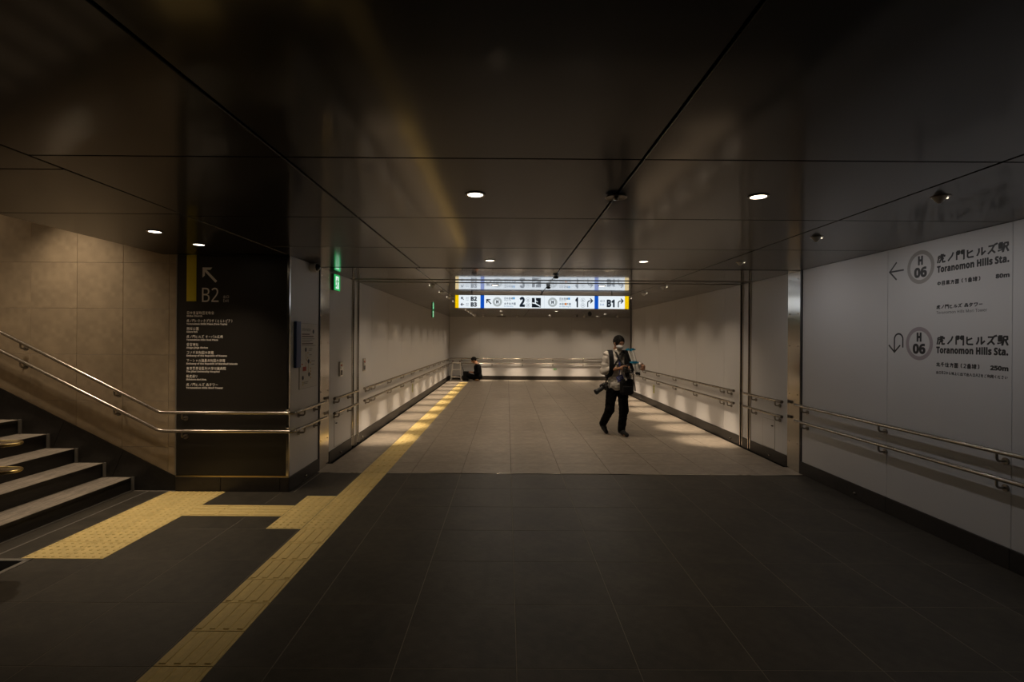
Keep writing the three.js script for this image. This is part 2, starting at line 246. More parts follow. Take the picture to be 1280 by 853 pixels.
// ---------------------------------------------------------------- floor
const floor = structure('floor', 'dark stone tile concourse floor meeting pale stone tile passage floor', 'floor');
box('screed', floor, M.darkJoint, -4.2, XR + 0.1, -0.15, -0.0012, ZT, ZN);
box('screed', floor, M.lightJoint, XL - 0.1, XR + 0.1, -0.15, -0.0045, ZB - 0.1, ZT);
box('screed', floor, M.lightJoint, XR + 0.1, XA, -0.15, -0.0045, ZB - 0.1, ZE - 0.1);
{
  const xs = [-3.735]; for (let k = -6; k <= 5; k++) xs.push(0.057 + 0.6 * k); xs.push(XR);
  const g = 0.0019;
  for (let j = 0; j < 12; j++) {
    const z0 = ZT + 0.6 * j, z1 = z0 + 0.6;
    for (let i = 0; i < xs.length - 1; i++) {
      let a = xs[i], b = xs[i + 1], c = z0, d = z1;
      if (d <= ZP + 0.02 && b <= XL) continue;              // under the pillar
      if (c < ZP && b <= XL + 0.2 && a < XL) { if (b <= XL + 0.01) c = ZP; else if (d <= ZP) a = XL; }
      if (b <= XL + 0.01 && c < ZP) c = ZP;
      floorPiece('dark_tile', floor, M.darkTile, a + g, b - g, c + g, d - g);
    }
  }
  box('screed', floor, M.darkJoint, -4.2, XR + 0.1, -0.15, -0.001, ZT + 7.2, ZN);
  const xl = [XL]; for (let k = -3; k <= 5; k++) xl.push(0.057 + 0.6 * k); xl.push(XR);
  const zr = [ZT - 0.012, -6.609]; for (let k = 1; k <= 6; k++) zr.push(-6.609 - 0.6 * k);
  for (let j = 0; j < zr.length - 1; j++) for (let i = 0; i < xl.length - 1; i++) floorPiece('light_tile', floor, M.lightTile, xl[i] + 0.0026, xl[i + 1] - 0.0026, zr[j + 1] + 0.0026, zr[j] - 0.0026);
  const far = [];
  for (let z = zr[zr.length - 1]; z > ZB; z -= 0.6) {
    const z1 = Math.max(ZB, z - 0.6), cols = [...xl]; if (z1 < ZE - 0.05) for (let x = XR + 0.6; x < XA; x += 0.6) cols.push(x);
    for (let i = 0; i < cols.length - 1; i++) { const q = slabGeo(cols[i + 1] - cols[i] - 0.006, z - z1 - 0.006, 0.02, 0.001, rnd() * 5, rnd() * 5); q.rotateX(UP); q.translate((cols[i] + cols[i + 1]) / 2, 0, (z + z1) / 2); far.push(q); }
  }
  const fm = mesh('light_tile_field', merge(far), M.lightTile, floor); fm.userData.kind = 'stuff';
}
box('threshold_strip', floor, M.steel, XL - 0.02, XR + 0.03, -0.02, 0.003, ZT - 0.012, ZT + 0.012);
box('floor_edge_strip', floor, M.greyTrim, XL + 0.055, XL + 0.067, -0.02, 0.001, ZT + 0.012, ZP);
box('floor_edge_strip', floor, M.greyTrim, -3.75, -3.735, -0.02, 0.001, ZP, -3.69);
box('floor_edge_strip', floor, M.greyTrim, -3.94, -3.915, -0.02, 0.001, ZP, -3.62);
box('channel_cover', floor, M.darkTile, -3.915, -3.75, -0.02, 0, ZP, -3.69);
box('floor_gutter', floor, M.black, XL, XL + 0.05, -0.02, 0.0012, ZB, -6.53);
box('floor_gutter', floor, M.black, XR - 0.045, XR, -0.02, 0.0012, ZE, -6.5);

// tactile paving
const tactileBase = slabGeo(0.2945, 0.2945, 0.02, 0.001);
tactileBase.rotateX(UP);
function frustum(w, d, h, inset) {
  const g = new THREE.BoxGeometry(w, h, d), p = g.attributes.position;
  for (let i = 0; i < p.count; i++) if (p.getY(i) > 0) p.setXYZ(i, p.getX(i) - Math.sign(p.getX(i)) * inset, p.getY(i), p.getZ(i) - Math.sign(p.getZ(i)) * inset);
  g.computeVertexNormals(); return g;
}
const barTile = merge([tactileBase.clone(), ...[-0.1125, -0.0375, 0.0375, 0.1125].map((x) => frustum(0.036, 0.27, 0.005, 0.0025).translate(x, 0.0025, 0))]);
const dots = []; for (let i = 0; i < 5; i++) for (let j = 0; j < 5; j++) { const c = new THREE.CylinderGeometry(0.0085, 0.012, 0.005, 10, 1).toNonIndexed(); c.translate((i - 2) * 0.06, 0.0025, (j - 2) * 0.06); dots.push(c); }
const dotTile = merge([tactileBase.clone(), ...dots]);
const tactile = structure('tactile_paving', 'yellow tactile paving strip with warning blocks leading to the stairs', 'tactile paving');
const putTactile = (geo, x, z, turn = 0, sx = 1, sz = 1) => { const m = mesh(geo === barTile ? 'guide_tile' : 'warning_tile', geo, M.tactile, tactile, x, 0.0035, z); m.rotation.y = turn; m.scale.set(sx, 1, sz); };
for (let k = 0; k < 66; k++) {
  const z = -0.247 - 0.3 * k + 0.3 * 4; if (z < -19.6) break;
  putTactile(z < -4.3 && z > -5.2 ? dotTile : barTile, -1.578, z);
  if (z < -4.3 && z > -5.2) putTactile(dotTile, -1.878, z);
}
for (let i = 0; i < 3; i++) putTactile(barTile, -2.178 - 0.298 * i, -4.747, Math.PI / 2);
for (let j = 0; j < 6; j++) for (let i = 0; i < 2; i++) { if (j < 5) putTactile(dotTile, -3.07 - 0.298 * i, -3.847 - 0.3 * j); else putTactile(dotTile, -3.07 - 0.298 * i, -5.197 - 0.0585, 0, 1, 0.38); }

// ---------------------------------------------------------------- ceiling
const ceiling = structure('ceiling', 'glossy dark brown metal panel ceiling with open joints', 'ceiling');
box('void', ceiling, M.black, -3.62, XR + 0.1, HF + 0.03, HF + 0.2, -6.3, ZN);
box('void', ceiling, M.black, XL - 0.1, XR + 0.1, HB + 0.06, HB + 0.2, ZB - 0.1, -6.18);
box('void', ceiling, M.black, XR + 0.1, XA + 0.1, HB + 0.06, HB + 0.2, ZB - 0.1, ZE);
{
  const xs = [XL, -1.07, 0.64, 2.35, XR], zs = [-6.19, -4.82, -3.62, -2.42, -1.22, -0.02, 1.18, ZN];
  for (let i = 0; i < 4; i++) for (let j = 0; j < zs.length - 1; j++) ceilPiece('ceiling_panel', ceiling, M.ceiling, xs[i] + 0.007, xs[i + 1] - (i === 3 ? 0.004 : 0.007), zs[j] + 0.004, zs[j + 1] - 0.004, HF);
  const zl = [ZP, -3.56, -2.62, -1.42, -0.22, ZN];
  for (let j = 0; j < zl.length - 1; j++) ceilPiece('ceiling_panel', ceiling, M.ceiling, -3.6, XL - 0.005, zl[j] + 0.004, zl[j + 1] - 0.004, HF);
  const xf = [XL, -1.12, 0.64, 2.35, XR], zf = [[-7.375, -6.2], [-7.745, -7.455]]; for (let z = -7.82; z > ZB + 0.1; z -= 1.2) zf.push([Math.max(ZB, z - 1.2), z]);
  for (const [a, b] of zf) for (let i = 0; i < 4; i++) ceilPiece('ceiling_panel', ceiling, M.ceilingFar, xf[i] + 0.005, xf[i + 1] - 0.005, a + 0.0025, b - 0.0025, HB);
  for (let z = ZE; z > ZB + 0.1; z -= 1.2) for (let x = XR; x < XA - 0.1; x += 1.71) ceilPiece('ceiling_panel', ceiling, M.ceilingFar, x + 0.005, Math.min(XA, x + 1.71) - 0.005, Math.max(ZB, z - 1.2) + 0.003, z - 0.003, HB);
  for (const z of [-7.375, -7.455, -7.745, -7.82]) box('slot_edge', ceiling, M.tubeDark, XL, XR, HB - 0.004, HB + 0.02, z - 0.006, z + 0.006);
}

// ---------------------------------------------------------------- walls
const wallRight = structure('wall_right', 'white enamel panel wall along the right side', 'wall');
box('backing', wallRight, M.joint, XR + 0.012, XR + 0.25, 0, HF + 0.1, -6.2, ZN);
box('backing', wallRight, M.joint, XR + 0.012, XR + 0.25, 0, HF + 0.1, ZE, -6.2);
for (const [a, b] of [[-6.17, -4.79], [-3.605, -2.42], [-2.42, -1.235], [-1.235, -0.05], [-0.05, 1.135], [1.135, ZN]]) wallPiece('wall_panel', wallRight, M.whitePanel, 'x-', XR, a + 0.0015, b - 0.0015, 0.15, HF - 0.002);
const segPanels = (wall, dir, at, list, top) => list.forEach(([a, b]) => wallPiece('wall_panel', wall, M.whitePanel, dir, at, a + 0.0015, b - 0.0015, 0.15, top - 0.002));
segPanels(wallRight, 'x-', XR, [[-7.465, -6.487], [-7.715, -7.545], [-8.4, -7.805], [-9.62, -8.4], [-10.82, -9.62], [-12.02, -10.82], [-13.22, -12.02], [-14.42, -13.22], [ZE, -14.42]], HB);
function jamb(wall, dir, at, z0, z1, top, sgn) {
  const j = wallPiece('steel_jamb', wall, M.steel, dir, at - sgn * 0.006, z0, z1, 0, top, 0.03, 0.003);
  for (const y of [0.35, 0.95, 1.55, 1.95, 2.38]) for (const z of [z0 + 0.05, z1 - 0.05]) { const s = mesh('screw', screwGeo, M.tubeDark, wall, at - sgn * 0.008, y, z); s.rotation.z = Math.PI / 2; }
  return j;
}
const screwGeo = new THREE.CylinderGeometry(0.007, 0.007, 0.006, 10);
jamb(wallRight, 'x-', XR, -6.485, -6.205, HB, 1);
box('jamb_edge', wallRight, M.blackPlastic, XR - 0.012, XR + 0.02, 0, HF, -6.203, -6.172);
const trimBar = (wall, x0, x1, z0, z1) => box('shutter_guide', wall, M.steel, x0, x1, 0, HB + 0.01, z0, z1);
for (const [a, b] of [[-7.487, -7.467], [-7.543, -7.523], [-7.737, -7.717], [-7.803, -7.783]]) { trimBar(wallRight, XR - 0.012, XR + 0.02, a, b); }
box('guide_slot', wallRight, M.black, XR + 0.004, XR + 0.02, 0, HB, -7.523, -7.487); box('guide_slot', wallRight, M.black, XR + 0.004, XR + 0.02, 0, HB, -7.783, -7.737);
// end of the right wall and the side passage behind it
const wallAnnex = structure('wall_side_passage', 'white wall of the side passage turning right at the far end', 'wall');
box('backing', wallAnnex, M.whitePanel, XR, XA + 0.1, 0, HB + 0.1, ZE, ZE + 0.15);
box('backing', wallAnnex, M.whitePanel, XA, XA + 0.15, 0, HB + 0.1, ZB - 0.1, ZE);

const wallLeft = structure('wall_left', 'white enamel panel wall along the left side of the passage', 'wall');
box('backing', wallLeft, M.joint, XL - 0.4, XL - 0.012, 0, HB + 0.1, ZB - 0.1, -6.2);
{
  const list = [[-7.47, -6.525], [-7.725, -7.565], [-8.56, -7.815]]; for (let z = -8.56; z > ZB + 0.2; z -= 1.19) list.push([Math.max(ZB, z - 1.19), z]);
  segPanels(wallLeft, 'x+', XL, list, HB);
}
jamb(wallLeft, 'x+', XL, -6.52, -6.19, HB, -1);
box('jamb_edge', wallLeft, M.blackPlastic, XL - 0.02, XL + 0.012, 0, HF, -6.19, -6.165);
for (const [a, b] of [[-7.493, -7.473], [-7.563, -7.543], [-7.747, -7.727], [-7.813, -7.793]]) trimBar(wallLeft, XL - 0.02, XL + 0.012, a, b);
box('guide_slot', wallLeft, M.black, XL - 0.02, XL - 0.004, 0, HB, -7.543, -7.493); box('guide_slot', wallLeft, M.black, XL - 0.02, XL - 0.004, 0, HB, -7.793, -7.747);

const wallBack = structure('wall_back', 'white panel wall closing the far end of the passage', 'wall');
box('backing', wallBack, M.joint, XL - 0.3, XA + 0.1, 0, HB + 0.1, ZB - 0.2, ZB - 0.012);
for (let x = XL; x < XA - 0.1; x += 1.2) wallPiece('wall_panel', wallBack, M.whitePanel, 'z+', ZB, x + 0.0015, Math.min(XA, x + 1.2) - 0.0015, 0.15, HB - 0.002);

// pillar between stairs and passage
const pillar = structure('wall_pillar', 'white side of the pillar between stairs and passage', 'wall');
box('core', pillar, M.joint, -3.44, XL - 0.016, 0, HF + 0.1, -6.2, ZP - 0.02);
wallPiece('wall_panel', pillar, M.whitePanel, 'x+', XL, -6.163, ZP - 0.012, 0.15, HF - 0.002);
box('corner_trim', pillar, M.steel, XL - 0.022, XL + 0.003, 0.15, HF - 0.002, ZP - 0.022, ZP + 0.004);
box('corner_trim', pillar, M.greyTrim, -3.465, -3.452, 0.165, HF - 0.002, ZP - 0.02, ZP + 0.004);
box('panel_sill', pillar, M.brass, -3.455, XL, 0.152, 0.166, ZP - 0.01, ZP + 0.004);
for (const [a, b] of [[-3.455, -2.985], [-2.983, -2.37], [-2.368, XL + 0.012]]) wallPiece('base_tile', pillar, M.baseboard, 'z+', ZP + 0.006, a, b, 0, 0.15, 0.02);
wallPiece('base_tile', pillar, M.baseboard, 'x+', XL + 0.012, -6.165, ZP + 0.006, 0, 0.15, 0.02);

// baseboards
const baseRight = structure('baseboard_right', 'dark stone baseboard along the right wall', 'baseboard');
for (const [a, b] of [[-6.172, -4.79], [-4.79, -3.605], [-3.605, -2.42], [-2.42, -1.235], [-1.235, 0], [0, ZN], [-7.465, -6.487], [-7.715, -7.545], [-9.62, -7.805], [-12.02, -9.62], [ZE, -12.02]]) wallPiece('base_tile', baseRight, M.baseboard, 'x-', XR - 0.012, a + 0.001, b - 0.001, 0, 0.15, 0.02);
const baseLeft = structure('baseboard_left', 'dark stone baseboard along the left passage wall', 'baseboard');
{ const l = [[-7.47, -6.525], [-7.725, -7.565]]; for (let z = -7.815; z > ZB + 0.2; z -= 2.38) l.push([Math.max(ZB, z - 2.38), z]); for (const [a, b] of l) wallPiece('base_tile', baseLeft, M.baseboard, 'x+', XL + 0.012, a + 0.001, b - 0.001, 0, 0.15, 0.02); }
const baseBack = structure('baseboard_back', 'dark stone baseboard along the far wall', 'baseboard');
for (let x = XL; x < XA - 0.1; x += 2.4) wallPiece('base_tile', baseBack, M.baseboard, 'z+', ZB + 0.012, x + 0.001, Math.min(XA, x + 2.4) - 0.001, 0, 0.15, 0.02);
{ // small round drain points in the baseboards
  const g = new THREE.SphereGeometry(0.018, 12, 8);
  for (const z of [-5.75, -6.95, -8.0]) mesh('anchor_stud', g, M.tube, z > -6.2 ? pillar : baseLeft, XL + 0.014, 0.06, z);
  for (const z of [-5.2, -6.9, -8.1]) mesh('anchor_stud', g, M.tube, baseRight, XR - 0.014, 0.06, z);
}

// ---------------------------------------------------------------- stairs and the stair wall
const stairs = structure('stairs', 'stone stairs climbing to the left, with risers darker than the treads', 'stairs');
const SX = -3.94, RISE = 0.149, RUN = 0.296, ZS0 = -5.36, ZS1 = -3.62;
for (let k = 0; k < 12; k++) {
  const x1 = SX - RUN * k, x0 = x1 - RUN, y1 = 0.14 + RISE * k, yb = k ? y1 - RISE : 0;
  box('riser', stairs, M.skirt, x1 - 0.04, x1, yb - (k ? 0.02 : 0), y1 - 0.02, ZS0 + 0.012, ZS1);  // risers and nosings are coloured darker than the treads
  const tr = mesh('tread', rbox(RUN + 0.03, 0.022, ZS1 - ZS0 - 0.014, 0.003), M.tread, stairs, x0 + (RUN + 0.03) / 2 - 0.02, y1 - 0.011, (ZS0 + ZS1) / 2 + 0.005);
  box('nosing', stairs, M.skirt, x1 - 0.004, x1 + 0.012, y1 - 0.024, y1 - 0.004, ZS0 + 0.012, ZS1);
  if (k < 8) box('end_strip', stairs, M.greyTrim, x1 + 0.013, x1 + 0.042, yb + 0.003, y1 + 0.002, ZS0 + 0.011, ZS0 + 0.024);
}
box('landing', stairs, M.tread, -9.2, SX - RUN * 12, 1.6, 0.14 + RISE * 11, ZS0, ZS1);
const wallStair = structure('wall_stairs', 'beige stone tile wall beside the stairs', 'wall');
box('backing', wallStair, M.joint, -9.2, -3.44, 0, 6.2, ZS0 - 0.25, ZS0 - 0.006);
{
  const T = 0.4835;
  for (let i = -1; i < 11; i++) for (let j = -4; j < 6; j++) {
    const x1 = Math.min(-3.462, -4.04 + 0.4835 - T * i), x0 = -4.04 - T * i, y0 = 1.907 + T * (j - 1), y1 = y0 + T;
    if (y1 < 0.1 + 0.5 * (-3.5 - x1) || y0 > 1.2 + 0.55 * (-3.5 - x0) + 2.6 || x1 - x0 < 0.02) continue;
    wallPiece('wall_tile', wallStair, M.beige, 'z+', ZS0, x0 + 0.0012, x1 - 0.0012, Math.max(0, y0) + 0.0012, y1 - 0.0012, 0.012, 0.0015);
  }
  // dark sloping skirting in four-sided stones
  const sl = 0.495, ax = -3.462, ay = 0.165;
  for (let k = 0; k < 9; k++) {
    const s = new THREE.Shape(), L = 0.62, a = ax - (k ? 0.012 + L * (k - 0.12) : 0), b = ax - 0.012 - L * (k + 1 - 0.12) + 0.004, yT = (x) => ay + sl * (-3.5 - x + 0.0), lean = 0.14;
    const top = (x) => Math.max(0.165, yT(x));
    const ya = Math.max(-0.0, top(a) - 0.4), yb2 = Math.max(0, top(b) - 0.4);
    const pts = [[a, top(a)]]; if (k === 0) pts.push([-3.5, 0.165]); pts.push([b, top(b)], [b + (top(b) - yb2) * -0.0 - lean * (top(b) - yb2) * 3, yb2], [k ? a - lean * (top(a) - ya) * 3 : a, ya]);
    s.moveTo(...pts[0]); pts.slice(1).forEach((p) => s.lineTo(...p)); s.closePath();
    const g = new THREE.ExtrudeGeometry(s, { depth: 0.012, bevelEnabled: false }); mesh('skirting_stone', g, M.skirt, wallStair, 0, 0, ZS0 - 0.001);
  }
  box('base_tile', wallStair, M.skirt, -4.05, -3.456, 0, 0.165, ZS0 - 0.004, ZS0 + 0.008);
}
const wallNear = structure('wall_near_left', 'plain wall at the near side of the stairs', 'wall');
box('core', wallNear, M.plaster, -9.2, -3.72, 0, 6.2, ZS1, ZS1 + 0.17);
box('core', wallNear, M.plaster, -4.1, -3.92, 0, HF + 0.2, ZS1 + 0.17, ZN);
box('core', wallNear, M.plaster, -9.35, -9.2, 0, 6.4, ZS0 - 0.2, ZS1 + 0.2);
const stairCeiling = structure('ceiling_stairs', 'sloped plaster soffit over the stairs', 'ceiling');
{
  const s = new THREE.Shape(); s.moveTo(-3.6, HF + 0.005); s.lineTo(-3.6, 2.95); s.lineTo(-9.3, 5.8); s.lineTo(-9.3, 6.0); s.lineTo(-3.45, 3.1); s.lineTo(-3.45, HF + 0.03); s.lineTo(-3.59, HF + 0.03); s.closePath();
  mesh('soffit', new THREE.ExtrudeGeometry(s, { depth: ZS1 + 0.1 - ZS0 + 0.1, bevelEnabled: false }), M.plaster, stairCeiling, 0, 0, ZS0 - 0.1);
}
const wallFront = structure('wall_front', 'plain wall of the concourse behind the viewer', 'wall');
box('core', wallFront, M.plaster, -4.1, XR + 0.2, 0, HF + 0.2, ZN, ZN + 0.15);
box('void', ceiling, M.ceiling, -4.1, -3.6, HF, HF + 0.03, ZS1 + 0.02, ZN);

// ================================================================ LAMPS
const ringGeo = lathe([[0.044, 0], [0.058, -0.001], [0.06, -0.004], [0.056, -0.007], [0.046, -0.006], [0.044, 0]], 40);
const discGeo = new THREE.CylinderGeometry(0.0455, 0.0455, 0.004, 40).translate(0, -0.003, 0);
function downlight(x, y, z, power, label, group, color = WARM, angle = 1.05) {
  const t = thing('ceiling_downlight', label, 'downlight', x, y, z, 0, group);
  mesh('trim_ring', ringGeo, M.tubeDark, t); mesh('lamp_lens', discGeo, M.lamp, t).castShadow = false;
  const s = new THREE.SpotLight(color, power, 0, angle, 0.75, 2); s.name = 'lamp_light'; s.castShadow = true; s.shadow.radius = 2; s.position.set(0, -0.012, 0); s.target.position.set(0, -1, 0); s.target.name = 'lamp_aim'; t.add(s, s.target);
  return t;
}
for (const z of [-3.02, -5.57]) for (const x of [-0.195, 1.485]) downlight(x, HF, z, I_DOWN_FRONT, 'round white recessed downlight in the dark ceiling over the dark tile floor', 'downlights over the dark tile floor');
for (const z of [-8.1, -10.62, -13.14, -15.66, -18.2]) for (const x of [-0.2, 1.5]) downlight(x, HB, z, I_DOWN_FAR, 'round white recessed downlight in the ceiling over the pale passage floor', 'downlights over the pale passage floor', WARM, 1.4);
downlight(3.3, HB, -17.2, I_DOWN_FAR, 'round recessed downlight in the ceiling where the passage turns right', 'downlights at the passage turn');
downlight(3.35, HB, -19.0, I_DOWN_FAR, 'round recessed downlight in the ceiling where the passage turns right', 'downlights at the passage turn');
downlight(-2.877, HF, -4.155, I_DOWN_FRONT * 2.7, 'round recessed downlight in the ceiling in front of the stairs, nearer the open joint', null, WARM, 0.9);
downlight(-2.864, HF, -4.726, I_DOWN_FRONT * 2.7, 'round recessed downlight close above the dark directory panel', null, WARM, 0.9);
// stair lamp under the sloped soffit
downlight(-4.5, 3.36, -4.82, I_STAIR, 'round recessed downlight under the sloped soffit over the stairs', null, WARM, 0.85);
downlight(-6.6, 4.4, -4.5, I_STAIR * 1.3, 'round downlight high over the upper flight of stairs', null, WARM, 1.0);

// wall washers: recessed aperture with a tilted hood
const washRing = lathe([[0.03, 0.001], [0.062, 0.0], [0.064, -0.004], [0.058, -0.006], [0.03, -0.004]], 36);
const washHood = lathe([[0, -0.052], [0.012, -0.05], [0.03, -0.03], [0.046, -0.008], [0.048, -0.003], [0, -0.003]], 32);
const washLamp = new THREE.SphereGeometry(0.0085, 14, 10);
function washer(x, y, z, dirX, dirZ, power, label, group, color, tilt = 0.2, angle = 0.31, wide = 0) {
  const t = thing('wall_washer_lamp', label, 'spotlight', x, y, z, 0, group); if (!wide) t.scale.setScalar(0.8);
  mesh('trim_ring', washRing, M.tubeDark, t); mesh('hood', washHood, M.whitePlastic, t, -dirX * 0.006, 0, -dirZ * 0.006);
  const l = mesh('lamp_lens', washLamp, M.lampSmall, t, dirX * 0.05, -0.009, dirZ * 0.05); l.castShadow = false;
  const s = new THREE.SpotLight(color, power, 0, angle, wide ? 0.75 : 1, 2); s.name = 'lamp_light'; s.castShadow = true; s.shadow.radius = 0.6;
  s.position.set(dirX * 0.066, -0.024, dirZ * 0.066); s.target.position.set(dirX * (0.066 + Math.tan(tilt) * 2), -2, dirZ * (0.066 + Math.tan(tilt) * 2)); s.target.name = 'lamp_aim'; t.add(s, s.target);
  if (wide) { const b = new THREE.SpotLight(color, wide, 0, 0.8, 1, 2); b.name = 'lamp_spill_light'; b.castShadow = true; b.shadow.radius = 1; b.position.copy(s.position); b.target.position.set(dirX * 0.85, -2, dirZ * 0.85); b.target.name = 'lamp_aim'; t.add(b, b.target); }
  return t;
}
for (const z of [-3.0, -4.2, -5.57]) washer(2.55, HF, z, 1, 0, I_WASH_FRONT, 'small hooded spotlight in the dark ceiling beside the station name wall', 'hooded spotlights beside the station name wall', NEUTRAL, 0.62, 1.3);
for (let k = 0; k < 10; k++) washer(-1.2, HB, -8.15 - 1.17 * k, -1, 0, I_WASH_FAR, 'small hooded spotlight in the ceiling along the left passage wall', 'hooded spotlights along the left passage wall', WARM, 0.27, 0.25, I_WASH_WIDE);
for (let k = 0; k < 6; k++) washer(2.5, HB, -8.15 - 1.17 * k, 1, 0, I_WASH_FAR, 'small hooded spotlight in the ceiling along the right passage wall', 'hooded spotlights along the right passage wall', WARM, 0.27, 0.25, I_WASH_WIDE);
for (let k = 0; k < 5; k++) washer(-0.9 + 1.25 * k, HB, -18.95, 0, -1, I_WASH_FAR, 'small hooded spotlight in the ceiling before the far end wall', 'hooded spotlights before the far end wall', WARM, 0.3, 0.25, I_WASH_WIDE);

// ================================================================ SIGNS
// hanging direction sign
{
  const W = 3.2, Hh = 0.236, cx = 0.637, y0 = 2.18, z = -9.4;
  const t = thing('hanging_direction_sign', 'long lit white overhead direction sign with blue and yellow bars', 'sign', cx, y0, z);
  mesh('housing', rbox(W + 0.02, Hh + 0.02, 0.12, 0.006), M.tubeDark, t, 0, Hh / 2, -0.064);
  const tex = canvasTex(2048, 151, (g, w, h) => {
    const X = (p) => (p - 569) / 217 * w;
    g.fillStyle = '#eef6fb'; g.fillRect(0, 0, w, h);
    g.fillStyle = '#f2c500'; g.fillRect(0, 0, X(573.3), h); g.fillRect(X(781), 0, w, h);
    g.fillStyle = '#0a50c0'; g.fillRect(X(600.5), 0, X(605.2) - X(600.5), h); g.fillRect(X(743.2), 0, X(748) - X(743.2), h);
    const ink = '#16202c'; g.strokeStyle = g.fillStyle = ink; g.lineCap = 'butt'; g.lineJoin = 'miter';
    const arrow = (cx, cy, s, a, wd) => { g.save(); g.translate(cx, cy); g.rotate(a); g.lineWidth = wd; g.beginPath(); g.moveTo(s, 0); g.lineTo(-s * 0.85, 0); g.moveTo(-s * 0.1, -s * 0.75); g.lineTo(-s * 0.9, 0); g.lineTo(-s * 0.1, s * 0.75); g.stroke(); g.restore(); };
    arrow(X(578), 40, 20, Math.PI / 4, 8); arrow(X(578), 110, 20, 0, 8);
    latin(g, 'B2', X(588), 66, 47, X(596) - X(588)); latin(g, 'B3', X(588), 134, 47, X(596) - X(588));
    g.fillStyle = g.strokeStyle = '#8a97a5'; writeLine(g, '出口', X(582.3), 24, 18, 2.4); writeLine(g, '出口', X(582.3), 92, 18, 2.4); latin(g, 'Exit', X(582.3), 64, 14, 0, false); latin(g, 'Exit', X(582.3), 130, 14, 0, false);
    g.strokeStyle = g.fillStyle = ink; arrow(X(611), 75, 38, Math.PI / 4, 12);
    const ring = (p) => { g.strokeStyle = '#b0b8ba'; g.lineWidth = 24; g.beginPath(); g.arc(X(p), 78, 43, 0, 7); g.stroke(); g.fillStyle = ink; latin(g, 'H', X(p), 95, 36, 34, true, 'center'); };
    ring(621.6); ring(690.7);
    const small = (p, b, e) => { g.strokeStyle = g.fillStyle = '#4c5b6c'; writeLine(g, '日比谷線', X(p), 22, 26, 3.2); g.fillStyle = '#2f8fd0'; g.fillRect(X(p) + 106, 22, 20, 24); g.strokeStyle = g.fillStyle = '#4c5b6c'; latin(g, 'Hibiya Line', X(p), 64, 12, 0, false); writeLine(g, b, X(p), 84, 28, 3.4); g.fillStyle = '#3a6fa8'; latin(g, e, X(p), 134, 13, 0, false); };
    small(630, '北千住方面', 'for Kita-senju'); small(699, '中目黒方面', 'for Naka-meguro');
    g.fillStyle = '#e08030'; g.fillRect(X(706), 86, 22, 24);
    g.fillStyle = ink; latin(g, '2', X(649.5), 130, 106, X(656) - X(649.5)); latin(g, '1', X(719), 130, 106, X(723.5) - X(719));
    g.strokeStyle = '#a5aeb6'; g.lineWidth = 4; for (const p of [660, 728.6]) { for (const yy of [52, 112]) { g.beginPath(); g.arc(X(p), yy, 24, 0, 7); g.stroke(); } g.fillStyle = '#8a97a5'; writeLine(g, '番', X(p) - 13, 39, 26, 3); writeLine(g, '線', X(p) - 13, 99, 26, 3); }
    g.fillStyle = '#141a22'; g.fillRect(X(664.8), 28, X(676) - X(664.8), 112);
    g.strokeStyle = '#eef6fb'; g.lineCap = 'round'; poly(g, [[X(665.8), 88], [X(669), 92], [X(675), 126]], 13); poly(g, [[X(669.2), 88], [X(669.2), 50]], 14); poly(g, [[X(669.2), 58], [X(672), 74]], 9); g.fillStyle = '#eef6fb'; g.beginPath(); g.arc(X(669), 38, 9, 0, 7); g.fill();
    g.strokeStyle = ink; g.lineCap = 'butt';
    const turn = (p) => { const a = X(p); poly(g, [[a, 132], [a, 76], [a + 10, 62], [a + 24, 58], [a + 52, 58]], 12); poly(g, [[a + 30, 30], [a + 56, 58], [a + 30, 86]], 12); };
    turn(734.7); turn(773);
    g.fillStyle = ink; latin(g, 'B1', X(758), 128, 82, X(769.5) - X(758)); g.fillStyle = g.strokeStyle = '#8a97a5'; writeLine(g, '出口', X(750), 42, 30, 3.6); g.fillStyle = '#4c79b0'; latin(g, 'Exit', X(750), 112, 22, 0, false);
    g.strokeStyle = '#c2d2dc'; poly(g, [[X(680.3), 0], [X(680.3), h]], 2.5);
  });
  const face = mesh('sign_face', printedGeo(W, Hh, 0.01, 0.001), std({ color: 0x050505, roughness: 0.3, emissive: 0xffffff, emissiveMap: tex, emissiveIntensity: 0.95 }), t, 0, Hh / 2, 0.007);
  for (const x of [-1.3, 0, 1.3]) mesh('hanger', new THREE.CylinderGeometry(0.012, 0.012, HB - y0 - Hh - 0.005, 12), M.tubeDark, t, x, Hh + (HB - y0 - Hh) / 2, -0.06);
  const l = new THREE.RectAreaLight(0xe8f2ff, I_SIGN, W, Hh); l.name = 'sign_light'; l.position.set(0, Hh / 2, 0.012); l.lookAt(V(cx, y0 + Hh / 2, 5)); l.rotation.set(0, Math.PI, 0); t.add(l);
}
